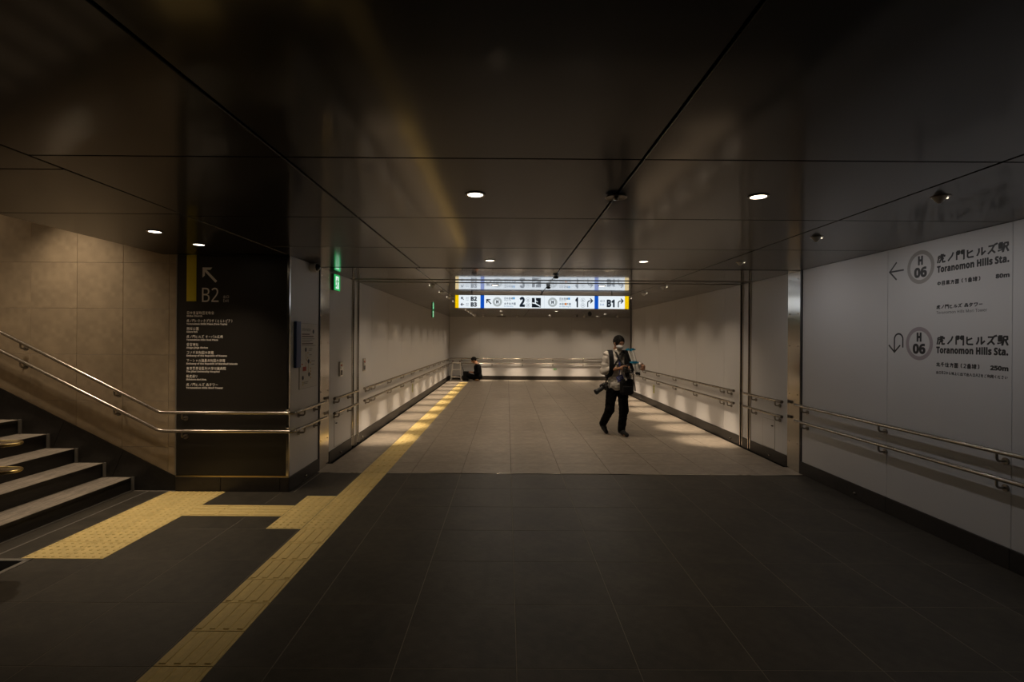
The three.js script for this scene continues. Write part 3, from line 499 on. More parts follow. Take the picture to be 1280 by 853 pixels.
// green exit pictogram boxes on the left wall
{
  const tex = canvasTex(256, 256, (g, w) => {
    g.fillStyle = '#12b25a'; g.fillRect(0, 0, w, w); g.fillStyle = '#f2fff6'; g.fillRect(58, 26, 140, 204);
    g.fillStyle = '#12a052'; g.strokeStyle = '#12a052'; g.lineCap = 'round'; g.lineJoin = 'round';
    g.beginPath(); g.arc(142, 62, 17, 0, 7); g.fill(); poly(g, [[132, 92], [116, 146]], 34); poly(g, [[120, 148], [146, 172], [132, 214]], 22); poly(g, [[112, 148], [96, 184], [64, 190]], 22); poly(g, [[138, 92], [168, 112], [186, 100]], 15); poly(g, [[124, 92], [92, 100], [80, 128]], 15);
  });
  const faceM = std({ color: 0x040404, roughness: 0.3, emissive: 0xffffff, emissiveMap: tex, emissiveIntensity: 0.9 });
  const mk = (label, z, y) => {
    const t = thing('exit_light_box', label, 'exit sign', XL, y, z);
    mesh('housing', rbox(0.034, 0.215, 0.235, 0.006), M.tubeDark, t, 0.017, 0.107, 0);
    const f = mesh('sign_face', printedGeo(0.222, 0.205, 0.006, 0.001), faceM, t, 0.0385, 0.107, 0); f.rotation.y = Math.PI / 2;
    const l = new THREE.RectAreaLight(0x60ffa8, 0.45, 0.22, 0.2); l.name = 'sign_light'; l.position.set(0.043, 0.107, 0); l.rotation.set(0, -Math.PI / 2, 0); t.add(l);
  };
  mk('green lit exit pictogram box on the left wall beside the steel jamb', -6.71, 2.233);
  mk('green lit exit pictogram box high on the left wall near the stepladder', -15.4, 2.24);
}
// dark directory panel on the pillar
{
  const X0 = -3.452, X1 = XL - 0.022, Y0 = 0.166, Y1 = HF - 0.003, W = X1 - X0, H = Y1 - Y0;
  const tex = canvasTex(1024, 2016, (g, w, h) => {
    const S = w / W, X = (x) => (x - X0) * S, Y = (y) => (Y1 - y) * S;
    g.fillStyle = css(0.0165, 0.0135, 0.011); g.fillRect(0, 0, w, h);
    const ink = css(0.9, 0.85, 0.78); g.fillStyle = g.strokeStyle = ink; g.lineJoin = 'miter'; g.lineCap = 'butt';
    const ax = X(-3.178), ay = Y(2.332); poly(g, [[ax, ay], [X(-3.045), Y(2.198)]], 0.026 * S);
    g.beginPath(); g.moveTo(X(-3.19), Y(2.345)); g.lineTo(X(-3.088), Y(2.345)); g.lineTo(X(-3.108), Y(2.32)); g.lineTo(X(-3.165), Y(2.32)); g.lineTo(X(-3.165), Y(2.262)); g.lineTo(X(-3.19), Y(2.24)); g.closePath(); g.fill();
    latin(g, 'B2', X(-3.21), Y(1.99), 0.145 * S, 0.2 * S, false); g.lineWidth = 0.006 * S; g.lineJoin = 'round';
    writeLine(g, '出口', X(-2.975), Y(2.063), 0.034 * S, 3.2); latin(g, 'Exit', X(-2.975), Y(1.99), 0.03 * S, 0.062 * S, false);
    const rows = [['日本基督教団芝教会', 'Shiba Church', 0.288, 0.165], ['虎ノ門いきいきプラザ（とらトピア）', 'Toranomon Ikiiki Plaza (Tora Topia)', 0.49, 0.425], ['西桜公園', 'Sakura Park', 0.128, 0.115], ['虎ノ門ヒルズ オーバル広場', 'Toranomon Hills Oval Plaza', 0.38, 0.33], ['愛宕神社', 'Atago Jinja Shrine', 0.127, 0.225], ['コソボ共和国大使館', 'Embassy of the Republic of Kosovo', 0.285, 0.425], ['マーシャル諸島共和国大使館', 'Embassy of the Republic of Marshall Islands', 0.405, 0.535], ['東京慈恵会医科大学付属病院', 'The Jikei University Hospital', 0.415, 0.35], ['新虎通り', 'Shintora-dori Ave.', 0.122, 0.215], ['虎ノ門ヒルズ 森タワー', 'Toranomon Hills Mori Tower', 0.335, 0.385]];
    rows.forEach(([jp, en, wj, we], i) => { const y = 1.895 - i * 0.0815 - (i === 9 ? 0.004 : 0); writeLine(g, jp, X(-3.353), Y(y), 0.033 * S, 4.4, wj * S); latin(g, en, X(-3.353), Y(y - 0.058), 0.0175 * S, we * S, true); });
    g.strokeStyle = css(0.03, 0.026, 0.022); g.lineWidth = 3; g.strokeRect(X(-3.357), Y(1.162), 0.4 * S, 0.075 * S);
  });
  const t = thing('directory_panel', 'dark brown exit directory panel with white lettering on the pillar', 'sign', (X0 + X1) / 2, Y0, ZP);
  mesh('printed_panel', printedGeo(W, H, 0.018, 0.002), phy({ map: tex, roughness: 0.5, clearcoat: 0.12, clearcoatRoughness: 0.35 }), t, 0, H / 2, 0);
  mesh('yellow_bar', rbox(0.1, HF - 1.986 - 0.004, 0.006, 0.001), M.yellow, t, -3.302 - (X0 + X1) / 2, (HF + 1.986) / 2 - Y0, 0.002);
}
// station name panel on the right wall
{
  const Z0 = -4.7885, Z1 = -3.6065, Y0 = 0.15, Y1 = HF - 0.002, W = Z1 - Z0, H = Y1 - Y0;
  const tex = canvasTex(1024, 2016, (g, w, h) => {
    const S = w / W, X = (z) => (z - Z0) * S, Y = (y) => (Y1 - y) * S;
    g.fillStyle = css(0.66, 0.645, 0.64); g.fillRect(0, 0, w, h);
    const ink = '#161518'; g.fillStyle = g.strokeStyle = ink; g.lineCap = 'butt'; g.lineJoin = 'miter';
    poly(g, [[X(-4.597), Y(2.264)], [X(-4.762), Y(2.264)]], 0.0145 * S); poly(g, [[X(-4.682), Y(2.345)], [X(-4.766), Y(2.264)], [X(-4.682), Y(2.183)]], 0.0145 * S);
    const ring = (z, y, col) => { g.strokeStyle = col; g.lineWidth = 0.034 * S; g.beginPath(); g.arc(X(z), Y(y), 0.128 * S, 0, 7); g.stroke(); g.fillStyle = ink; latin(g, 'H', X(z), Y(y + 0.02), 0.072 * S, 0.062 * S, true, 'center'); latin(g, '06', X(z), Y(y - 0.086), 0.08 * S, 0.135 * S, true, 'center'); g.strokeStyle = ink; };
    ring(-4.412, 2.263, '#9d9893'); ring(-4.422, 1.598, '#a2969a');
    writeLine(g, '虎ノ門ヒルズ駅', X(-4.243), Y(2.345), 0.079 * S, 0.0125 * S, 0.615 * S);
    latin(g, 'Toranomon Hills Sta.', X(-4.24), Y(2.192), 0.05 * S, 0.612 * S);
    writeLine(g, '中目黒方面（1番線）', X(-4.242), Y(2.118), 0.036 * S, 0.0066 * S, 0.41 * S); latin(g, '80m', X(-3.624), Y(2.084), 0.03 * S, 0.107 * S, true, 'right');
    writeLine(g, '虎ノ門ヒルズ 森タワー', X(-4.245), Y(1.921), 0.034 * S, 0.006 * S, 0.418 * S); latin(g, 'Toranomon Hills Mori Tower', X(-4.244), Y(1.846), 0.023 * S, 0.45 * S, false);
    writeLine(g, '虎ノ門ヒルズ駅', X(-4.243), Y(1.668), 0.079 * S, 0.0125 * S, 0.615 * S);
    latin(g, 'Toranomon Hills Sta.', X(-4.243), Y(1.522), 0.05 * S, 0.612 * S);
    writeLine(g, '北千住方面（2番線）', X(-4.245), Y(1.446), 0.038 * S, 0.0068 * S, 0.41 * S); latin(g, '250m', X(-3.628), Y(1.408), 0.033 * S, 0.14 * S, true, 'right');
    writeLine(g, '出口B2から地上に出て出入口A2をご利用ください', X(-4.245), Y(1.374), 0.026 * S, 0.0046 * S, 0.612 * S);
    const zc = -4.653, r = 0.05; g.lineWidth = 0.0145 * S; g.beginPath(); g.moveTo(X(zc + r), Y(1.56)); g.lineTo(X(zc + r), Y(1.635)); g.arc(X(zc), Y(1.635), r * S, 0, Math.PI, true); g.lineTo(X(zc - r), Y(1.525)); g.stroke();
    poly(g, [[X(-4.772), Y(1.581)], [X(zc - r), Y(1.517)], [X(-4.634), Y(1.581)]], 0.0145 * S);
  });
  const t = thing('station_name_panel', 'white wall panel printed with station names, arrows and grey rings', 'sign', XR, Y0, (Z0 + Z1) / 2);
  const m = mesh('printed_panel', printedGeo(W, H, 0.015, 0.002), phy({ map: tex, roughness: 0.5, clearcoat: 0.2, clearcoatRoughness: 0.35 }), t, 0, H / 2, 0); m.rotation.y = -Math.PI / 2;
}
// information poster and its blue plate on the pillar side
{
  const tex = canvasTex(512, 768, (g, w, h) => {
    g.fillStyle = '#d6d2cc'; g.fillRect(0, 0, w, h); const ink = '#2a2b2e'; g.fillStyle = ink; latin(g, 'Information', 60, 92, 36, 250, false);
    const pill = (x, y) => { g.fillStyle = '#23283a'; g.beginPath(); g.ellipse(x, y, 26, 26, 0, 0, 7); g.fill(); };
    pill(388, 96); g.fillStyle = '#5a4636'; for (const [x, y, ww] of [[60, 124, 220], [60, 150, 330]]) g.fillRect(x, y, ww, 12);
    g.fillStyle = '#8b8782'; for (const [x, y, ww] of [[60, 180, 360], [60, 198, 300], [60, 216, 230]]) g.fillRect(x, y, ww, 7);
    g.fillStyle = '#4d3b2a'; g.fillRect(60, 236, 320, 12); g.fillStyle = '#8b8782'; g.fillRect(60, 262, 400, 6);
    g.strokeStyle = '#b09a6a'; poly(g, [[175, 340], [175, 420], [245, 470], [245, 620]], 12); g.strokeStyle = '#b5523a'; poly(g, [[160, 520], [178, 462]], 10);
    pill(168, 312); pill(250, 452); pill(268, 610); pill(92, 640);
    g.fillStyle = '#b98a22'; for (const [x, y] of [[230, 350], [230, 410], [312, 470], [312, 540], [312, 575], [312, 610], [312, 650]]) g.fillRect(x - 10, y - 9, 20, 18);
    g.fillStyle = '#b4442c'; g.fillRect(86, 512, 100, 50); g.fillRect(56, 474, 34, 16); g.fillStyle = '#8b8782'; for (const [x, y, ww] of [[250, 300, 110], [250, 320, 90], [262, 372, 80], [330, 450, 110], [330, 490, 90], [116, 690, 130], [116, 706, 110]]) g.fillRect(x, y, ww, 8);
    g.fillStyle = '#b5a04a'; g.fillRect(86, 684, 20, 20); g.fillRect(86, 710, 20, 20); g.strokeStyle = '#a8a39b'; g.lineWidth = 4; g.strokeRect(2, 2, w - 4, h - 4);
  });
  const p = mesh('information_poster', printedGeo(0.52, 0.735, 0.006, 0.001), std({ map: tex, roughness: 0.55 }), scene, XL + 0.006, 1.41, -5.845); p.rotation.y = Math.PI / 2;
  tag(p, 'white information poster with a route diagram on the pillar side', 'poster');
  const b = mesh('blue_plate', rbox(0.03, 0.5, 0.12, 0.004), M.blue, scene, XL + 0.015, 1.54, -5.505);
  tag(b, 'narrow dark blue upright plate beside the information poster', 'plate');
}

// ================================================================ WALL FITTINGS
function callPlate(label, z) {
  const t = thing('call_plate', label, 'call button', XL, 1.09, z);
  mesh('plate', rbox(0.022, 0.2, 0.12, 0.004), M.steel, t, 0.011, 0.1, 0);
  const face = mesh('speaker_grille', rbox(0.004, 0.06, 0.07, 0.001), M.blackPlastic, t, 0.023, 0.05, 0);
  for (const [y, m] of [[0.15, std({ color: rgb(0.4, 0.05, 0.03), roughness: 0.4 })], [0.11, M.whitePlastic]]) { const b = mesh('button', new THREE.CylinderGeometry(0.014, 0.014, 0.01, 20), m, t, 0.025, y, 0); b.rotation.z = Math.PI / 2; }
}
callPlate('steel call plate with red button on the short panel by the exit sign', -6.955);
callPlate('steel call plate on the wall above the long left handrail end', -8.085);
function accessDoor(label, x, s, z0, z1, y0, y1) {
  const t = thing('access_hatch', label, 'hatch', x, y0, (z0 + z1) / 2);
  const d = mesh('hatch_door', slab(z1 - z0 - 0.006, y1 - y0, 0.012, 0.002), M.whitePanel, t, -s * 0.004, (y1 - y0) / 2, 0); d.rotation.y = -s * Math.PI / 2;
  mesh('hatch_frame', boxAt(-0.003, 0.003, -0.004, y1 - y0 + 0.004, -(z1 - z0) / 2 - 0.002, (z1 - z0) / 2 + 0.002), M.tubeDark, t, s * 0.001, 0, 0);
  mesh('latch', rbox(0.014, 0.014, 0.035, 0.003), M.blackPlastic, t, -s * 0.01, (y1 - y0) * 0.8, (z1 - z0) * 0.32);
}
accessDoor('small white access hatch under the short right handrails', XR, 1, -7.11, -6.79, 0.16, 0.545);
accessDoor('small white access hatch under the short left handrails', XL, -1, -7.1, -6.73, 0.17, 0.555);
// camera on the pillar side
{
  const t = thing('security_camera', 'white wall security camera with dark dome on the pillar side', 'camera', XL, 2.43, -5.9);
  const b = mesh('body', lathe([[0, 0], [0.05, 0], [0.056, 0.01], [0.056, 0.06], [0.05, 0.07], [0, 0.07]], 28), M.whitePlastic, t); b.rotation.z = -Math.PI / 2;
  const d = mesh('dome', new THREE.SphereGeometry(0.042, 24, 16, 0, Math.PI * 2, 0, Math.PI / 2), phy({ color: rgb(0.01, 0.01, 0.012), roughness: 0.08, clearcoat: 1 }), t, 0.07, 0, 0); d.rotation.z = -Math.PI / 2;
}
// ceiling devices
{
  const t = thing('ceiling_sprinkler', 'round dark ceiling sprinkler dish with bright rim on the panel joint', 'sprinkler', 0.64, HF, -3.02);
  mesh('dish', lathe([[0, -0.004], [0.05, -0.004], [0.062, -0.01], [0.066, -0.014], [0.063, -0.018], [0.055, -0.012], [0, -0.008]], 40), M.tubeDark, t);
  mesh('nozzle', lathe([[0.004, -0.006], [0.016, -0.01], [0.02, -0.018], [0.008, -0.024], [0.018, -0.028], [0, -0.03]], 20), M.tube, t);
  const pendant = (label, x, y, z) => { const p = thing('ceiling_sensor', label, 'sensor', x, y, z); mesh('mount', lathe([[0, 0], [0.022, 0], [0.022, -0.01], [0, -0.01]], 8), M.tubeDark, p); mesh('body', lathe([[0, -0.01], [0.034, -0.01], [0.038, -0.018], [0.034, -0.034], [0.02, -0.04], [0, -0.04]], 8), M.blackPlastic, p); };
  pendant('dark eight sided sensor under the ceiling before the shutter slot', 0.65, HB, -6.85);
  pendant('dark eight sided sensor under the ceiling beyond the shutter slot', 0.66, HB, -8.25);
  pendant('dark ceiling sensor near the far wall where the passage turns', 2.55, HB, -18.6);
  const dm = thing('dome_camera', 'black dome camera under the far ceiling', 'camera', 2.78, HB, -17.2);
  mesh('base', lathe([[0, 0], [0.07, 0], [0.07, -0.03], [0, -0.03]], 24), M.blackPlastic, dm); mesh('dome', new THREE.SphereGeometry(0.06, 20, 10, 0, Math.PI * 2, Math.PI / 2, Math.PI / 2), M.blackPlastic, dm, 0, -0.03, 0);
  const vent = (label, x, z, w) => { const v = thing('ceiling_vent', label, 'vent', x, HB, z); mesh('frame', rbox(w, 0.012, 0.3, 0.003), M.tubeDark, v, 0, -0.006, 0); for (let i = 0; i < 5; i++) mesh('slat', rbox(w - 0.06, 0.008, 0.02, 0.002), M.blackPlastic, v, 0, -0.013, -0.1 + i * 0.05); };
  vent('dark slatted vent in the ceiling just beyond the hanging sign', 0.69, -14.0, 0.4); vent('dark slatted vent in the ceiling close to the far wall', -0.23, -19.6, 0.38);
}
// small wall signs low down
{
  const tex = canvasTex(128, 64, (g) => { g.fillStyle = '#2f8a3a'; g.fillRect(0, 0, 128, 64); g.fillStyle = '#d8e8c8'; g.fillRect(8, 12, 40, 40); g.fillRect(62, 26, 54, 12); g.beginPath(); g.moveTo(92, 10); g.lineTo(122, 32); g.lineTo(92, 54); g.fill(); });
  const s1 = mesh('exit_direction_plate', printedGeo(0.14, 0.075, 0.006), std({ map: tex, roughness: 0.5 }), scene, 1.87, 0.425, ZB + 0.006); tag(s1, 'small green exit direction plate under the far wall handrail', 'sign');
  const t2 = canvasTex(96, 160, (g) => { g.fillStyle = '#b8b45a'; g.fillRect(0, 0, 96, 160); g.strokeStyle = '#3c4a1e'; poly(g, [[24, 30], [72, 30], [72, 70], [24, 70], [24, 30]], 9); poly(g, [[24, 95], [72, 95], [72, 132], [24, 132], [24, 95]], 9); });
  const m2 = std({ map: t2, roughness: 0.5 });
  const s2 = mesh('sticker_plate', printedGeo(0.11, 0.2, 0.004), m2, scene, XR - 0.004, 0.41, -12.4); s2.rotation.y = -Math.PI / 2; tag(s2, 'small yellow green plate under the long right handrail', 'sign');
  const s3 = mesh('sticker_plate', printedGeo(0.11, 0.2, 0.004), m2, scene, XL + 0.004, 0.41, -12.3); s3.rotation.y = Math.PI / 2; tag(s3, 'small yellow green plate under the long left handrail', 'sign');
}
// floor access cover by the stairs
{
  const t = thing('floor_cover', 'black floor cover with a steel frame before the stairs', 'floor cover', -3.7, 0, -3.5);
  mesh('cover', boxAt(-0.2, 0.245, -0.02, 0.003, -0.155, 0.25), M.black, t);
  mesh('frame', merge([boxAt(0.245, 0.28, -0.02, 0.005, -0.19, 0.25), boxAt(-0.2, 0.28, -0.02, 0.005, -0.19, -0.155)]), M.greyTrim, t);
}

// ================================================================ HANDRAILS
const RAD = 0.0175;
function bracketGeo(w) { // from the rail axis down, round to the wall (w = unit vector to the wall, 0.07 away)
  const P = (d, y) => V(w.x * d, y, w.z * d);
  const a = tubeAlong([P(0, -0.012), P(0, -0.068), P(0.07, -0.068)], 0.009, 0.028, 10);
  const f = new THREE.CylinderGeometry(0.024, 0.026, 0.012, 20); f.applyQuaternion(new THREE.Quaternion().setFromUnitVectors(V(0, 1, 0), w)); f.translate(w.x * 0.064, -0.068, w.z * 0.064);
  return merge([a, f]);
}
const BR = { 'x-': bracketGeo(V(-1, 0, 0)), 'x+': bracketGeo(V(1, 0, 0)), 'z-': bracketGeo(V(0, 0, -1)), 'z+': bracketGeo(V(0, 0, 1)) };
function handrail(label, group, pts, brackets, sleeves = []) {
  const o = pts[0], t = thing('handrail', label, 'handrail', o.x, o.y, o.z, 0, group);
  mesh('rail_tube', tubeAlong(pts.map((p) => p.clone().sub(o)), RAD, 0.05, 18), M.tube, t);
  for (const [x, y, z, d] of brackets) mesh('bracket', BR[d], M.tubeDark, t, x - o.x, y - o.y, z - o.z);
  for (const [x, y, z, ax] of sleeves) { const s = mesh('end_sleeve', new THREE.CylinderGeometry(RAD + 0.003, RAD + 0.003, 0.11, 18), M.tubeDark, t, x - o.x, y - o.y, z - o.z); if (ax === 'z') s.rotation.x = Math.PI / 2; else s.rotation.z = Math.PI / 2; }
}
const YU = 0.833, YD = 0.642, OFF = 0.07;
for (const [y, nm] of [[YU, 'upper'], [YD, 'lower']]) {
  const xr = XR - OFF, xl = XL + OFF, zs = ZP + OFF;
  handrail(`${nm} steel handrail under the station name wall`, 'double handrails', [V(xr, y, 2.6), V(xr, y, -6.2)], [-6.05, -4.8, -3.64, -2.44, -1.24, 0].map((z) => [xr, y, z, 'x+']));
  handrail(`${nm} short steel handrail on the right panel beside the jamb`, 'double handrails', [V(xr, y, -6.5), V(xr, y, -7.56)], [[xr, y, -7.3, 'x+'], [xr, y, -6.66, 'x+']], [[xr, y, -6.55, 'z']]);
  handrail(`${nm} long steel handrail on the right passage wall`, 'double handrails', [V(xr, y, -7.88), V(xr, y, -14.7)], [-8.1, -8.38, -9.58, -10.77, -11.96, -13.15, -14.34].map((z) => [xr, y, z, 'x+']), [[xr, y, -7.93, 'z']]);
  const sx = -3.575, L = 3.2;
  handrail(`${nm} steel handrail rising along the stairs and round the dark pillar`, 'double handrails', [V(sx - L, y + 0.497 * L, zs), V(sx, y, zs), V(xl, y, zs), V(xl, y, -6.24)], [[-3.35, y, zs, 'z-'], [-4.05, y + 0.497 * 0.475, zs, 'z-'], [-5.02, y + 0.497 * 1.445, zs, 'z-'], [xl, y, -5.58, 'x-'], [xl, y, -6.03, 'x-']], [[xl, y, -5.38, 'z']]);
  handrail(`${nm} short steel handrail on the left panel beside the jamb`, 'double handrails', [V(xl, y, -6.53), V(xl, y, -7.57)], [[xl, y, -6.72, 'x-'], [xl, y, -7.3, 'x-']], [[xl, y, -6.6, 'z']]);
  const bl = [[xl, y, -8.2, 'x-']]; for (let z = -8.54; z > -19.6; z -= 1.19) bl.push([xl, y, z, 'x-']); for (let x = -1.78; x < 7.6; x += 1.19) bl.push([x, y, ZB + OFF, 'z-']);
  handrail(`${nm} long steel handrail along the left passage and far wall`, 'double handrails', [V(xl, y, -7.9), V(xl, y, ZB + OFF), V(XA - 0.2, y, ZB + OFF)], bl, [[xl, y, -7.96, 'z']]);
}
for (const [y, nm] of [[0.86, 'upper'], [0.672, 'lower']]) { // rounded rail ends at the near side of the stairs
  const t = thing('rail_end_loop', `${nm} brass rimmed rail end loop beside the lowest steps`, 'handrail', -3.42, y, -3.57);
  const pts = []; for (let i = 0; i <= 16; i++) { const a = Math.PI / 2 - Math.PI * i / 16; pts.push(V(-0.075 + 0.075 * Math.cos(a), 0, 0.075 * Math.sin(a))); }
  pts.unshift(V(-0.6, 0, 0.075)); pts.push(V(-0.6, 0, -0.075));
  const crv = new THREE.CatmullRomCurve3(pts, false, 'centripetal');
  mesh('loop_tube', new THREE.TubeGeometry(crv, 90, 0.011, 10), M.brass, t);
  const s = new THREE.Shape(); s.moveTo(-0.6, -0.07); s.lineTo(-0.075, -0.07); s.absarc(-0.075, 0, 0.07, -Math.PI / 2, Math.PI / 2, false); s.lineTo(-0.6, 0.07); s.closePath();
  const pl = mesh('end_plate', new THREE.ExtrudeGeometry(s, { depth: 0.008, bevelEnabled: false }).rotateX(-Math.PI / 2), M.tube, t, 0, -0.004, 0);
}

// ================================================================ PEOPLE AND WHAT THEY CARRY
const lerp = (a, b, t) => a + (b - a) * t;
const smin = (a, b, k) => { const h = Math.max(k - Math.abs(a - b), 0) / k; return Math.min(a, b) - h * h * k * 0.25; };
function cap(ax, ay, az, bx, by, bz, ra, rb = ra) {
  const dx = bx - ax, dy = by - ay, dz = bz - az, L = dx * dx + dy * dy + dz * dz || 1e-9;
  return (x, y, z) => { let t = ((x - ax) * dx + (y - ay) * dy + (z - az) * dz) / L; t = t < 0 ? 0 : t > 1 ? 1 : t; return Math.hypot(x - ax - dx * t, y - ay - dy * t, z - az - dz * t) - lerp(ra, rb, t); };
}
function ell(cx, cy, cz, rx, ry, rz) { return (x, y, z) => { const a = (x - cx) / rx, b = (y - cy) / ry, c = (z - cz) / rz, k0 = Math.hypot(a, b, c), k1 = Math.hypot(a / rx, b / ry, c / rz); return k1 < 1e-9 ? -Math.min(rx, ry, rz) : k0 * (k0 - 1) / k1; }; }
const blend = (list, k) => (x, y, z) => { let d = 1e3; for (const f of list) d = smin(d, f(x, y, z), k); return d; };
function sdfGeo(fn, lo, hi, res) {
  const mc = new MarchingCubes(res, new THREE.MeshStandardMaterial(), false, false, 160000), half = res / 2; mc.isolation = 0;
  const at = (i, k) => (lo[k] + hi[k]) / 2 + (i - half) / half * (hi[k] - lo[k]) / 2;
  for (let z = 0; z < res; z++) for (let y = 0; y < res; y++) for (let x = 0; x < res; x++) mc.field[z * res * res + y * res + x] = -fn(at(x, 0), at(y, 1), at(z, 2));
  mc.update(); const n = mc.count, p = new Float32Array(n * 3);
  for (let i = 0; i < n * 3; i++) { const k = i % 3; p[i] = (lo[k] + hi[k]) / 2 + mc.positionArray[i] * (hi[k] - lo[k]) / 2; }
  let g = new THREE.BufferGeometry(); g.setAttribute('position', new THREE.BufferAttribute(p, 3)); g = mergeVertices(g, 1e-5); g.computeVertexNormals(); return g;
}
const bare = (g) => { const h = g.index ? g.toNonIndexed() : g; for (const k of Object.keys(h.attributes)) if (!['position', 'normal'].includes(k)) h.deleteAttribute(k); return h; };
const joinBare = (l) => mergeGeometries(l.map(bare));
function ribbon(pts, width, thick, wdir) {
  const c = new THREE.CatmullRomCurve3(pts, false, 'centripetal'), n = 28, pos = [], idx = [];
  for (let i = 0; i <= n; i++) { const p = c.getPoint(i / n), t = c.getTangent(i / n), w = wdir.clone().addScaledVector(t, -wdir.dot(t)).normalize(), m = t.clone().cross(w); for (const [a, b] of [[-1, -1], [1, -1], [1, 1], [-1, 1]]) { const q = p.clone().addScaledVector(w, a * width / 2).addScaledVector(m, b * thick / 2); pos.push(q.x, q.y, q.z); } }
  for (let i = 0; i < n; i++) for (let k = 0; k < 4; k++) { const a = i * 4 + k, b = i * 4 + (k + 1) % 4; idx.push(a, b, a + 4, b, b + 4, a + 4); }
  idx.push(0, 2, 1, 0, 3, 2); const e = n * 4; idx.push(e, e + 1, e + 2, e, e + 2, e + 3);
  let g = new THREE.BufferGeometry(); g.setAttribute('position', new THREE.Float32BufferAttribute(pos, 3)); g.setIndex(idx); g = g.toNonIndexed(); g.computeVertexNormals(); return g;
}
const basis = (fx, fy, fz, ux = 0, uy = 1, uz = 0) => { const f = V(fx, fy, fz).normalize(), u = V(ux, uy, uz); const r = u.clone().cross(f).normalize(); return new THREE.Matrix4().makeBasis(r, f.clone().cross(r).normalize(), f); }; // x right, y up, z forward
function headSet(C, Mx, res = 60, long = 0) { // head, hair and mask built in head space (z forward), then placed
  const head = blend([ell(0, 0.012, -0.008, 0.075, 0.1, 0.094), ell(0, -0.055, 0.02, 0.054, 0.062, 0.068), cap(0, 0.0, 0.084, 0, -0.028, 0.103, 0.009, 0.014), cap(-0.03, 0.022, 0.078, 0.03, 0.022, 0.078, 0.012), ell(-0.077, -0.012, -0.004, 0.011, 0.031, 0.02), ell(0.077, -0.012, -0.004, 0.011, 0.031, 0.02), cap(0, -0.075, -0.02, 0, -0.15, -0.04, 0.05, 0.052)], 0.02);
  const eyeSock = [ell(-0.03, 0.004, 0.086, 0.016, 0.009, 0.012), ell(0.03, 0.004, 0.086, 0.016, 0.009, 0.012)];
  const headF = (x, y, z) => Math.max(head(x, y, z), -eyeSock[0](x, y, z), -eyeSock[1](x, y, z));
  const hairE = ell(0, 0.022, -0.014, 0.088, 0.102, 0.105), faceE = ell(0.004, -0.05, 0.1, 0.07, 0.112, 0.086);
  const hairF = (x, y, z) => { const n = 0.0055 * noise3(x * 70, y * 16, z * 70) + 0.003 * noise3(x * 160, y * 40, z * 160); return Math.max(hairE(x, y, z) + n, -faceE(x, y, z), -0.075 - long - y + 0.5 * Math.max(0, z + 0.02)); };
  const maskE = blend([ell(0, -0.05, 0.035, 0.064, 0.05, 0.078), cap(0, -0.015, 0.1, 0, -0.04, 0.112, 0.012, 0.016)], 0.02);
  const maskF = (x, y, z) => Math.max(maskE(x, y, z), 0.022 - z, y + 0.018);
  const place = (g) => g.applyMatrix4(Mx.clone().setPosition(C));
  return { head: place(sdfGeo(headF, [-0.12, -0.18, -0.13], [0.12, 0.14, 0.14], res)), hair: place(sdfGeo(hairF, [-0.12, -0.14, -0.14], [0.12, 0.14, 0.12], res)), mask: place(sdfGeo(maskF, [-0.09, -0.12, 0], [0.09, 0.02, 0.14], 40)),
    eyes: [-0.03, 0.03].map((x) => place(ellipsoidMesh(0.012, 0.007, 0.007).translate(x, 0.004, 0.077))) };
}
function ellipsoidMesh(a, b, c) { return new THREE.SphereGeometry(1, 16, 10).scale(a, b, c); }
function handGeo(curl, Mx, C, mirror = 1) { // x: thumb side, y: finger direction, z: palm side
  const L = [cap(0, -0.03, 0, 0, 0.01, 0, 0.025, 0.024)], xs = [0.031, 0.011, -0.009, -0.028], len = [0.042, 0.047, 0.043, 0.034];
  xs.forEach((x) => L.push(cap(x * 0.55, 0.01, 0, x, 0.082, 0.002, 0.016, 0.0125)));
  const palm = blend(L, 0.02), fingers = xs.map((x, i) => { let y = 0.084, z = 0.002, a = curl[0]; const f = []; [1, 0.68, 0.5].forEach((s, k) => { const l = len[i] * s, y2 = y + Math.cos(a) * l, z2 = z + Math.sin(a) * l; f.push(cap(x, y, z, x * 1.02, y2, z2, 0.0098 - k * 0.001, 0.0088 - k * 0.001)); y = y2; z = z2; a += curl[1]; }); return blend(f, 0.004); });
  const thumb = blend([cap(0.022, 0.012, 0.004, 0.045, 0.042, 0.018, 0.014, 0.0115), cap(0.045, 0.042, 0.018, 0.046, 0.072, 0.036, 0.0105, 0.0095), cap(0.046, 0.072, 0.036, 0.038, 0.092, 0.048, 0.0092, 0.008)], 0.004);
  const g = sdfGeo((x, y, z) => { x *= mirror; let d = smin(palm(x, y, z), thumb(x, y, z), 0.008); for (const f of fingers) d = smin(d, f(x, y, z), 0.004); return d; }, [-0.075, -0.065, -0.04], [0.075, 0.2, 0.13], 56);
  return g.applyMatrix4(Mx.clone().setPosition(C));
}
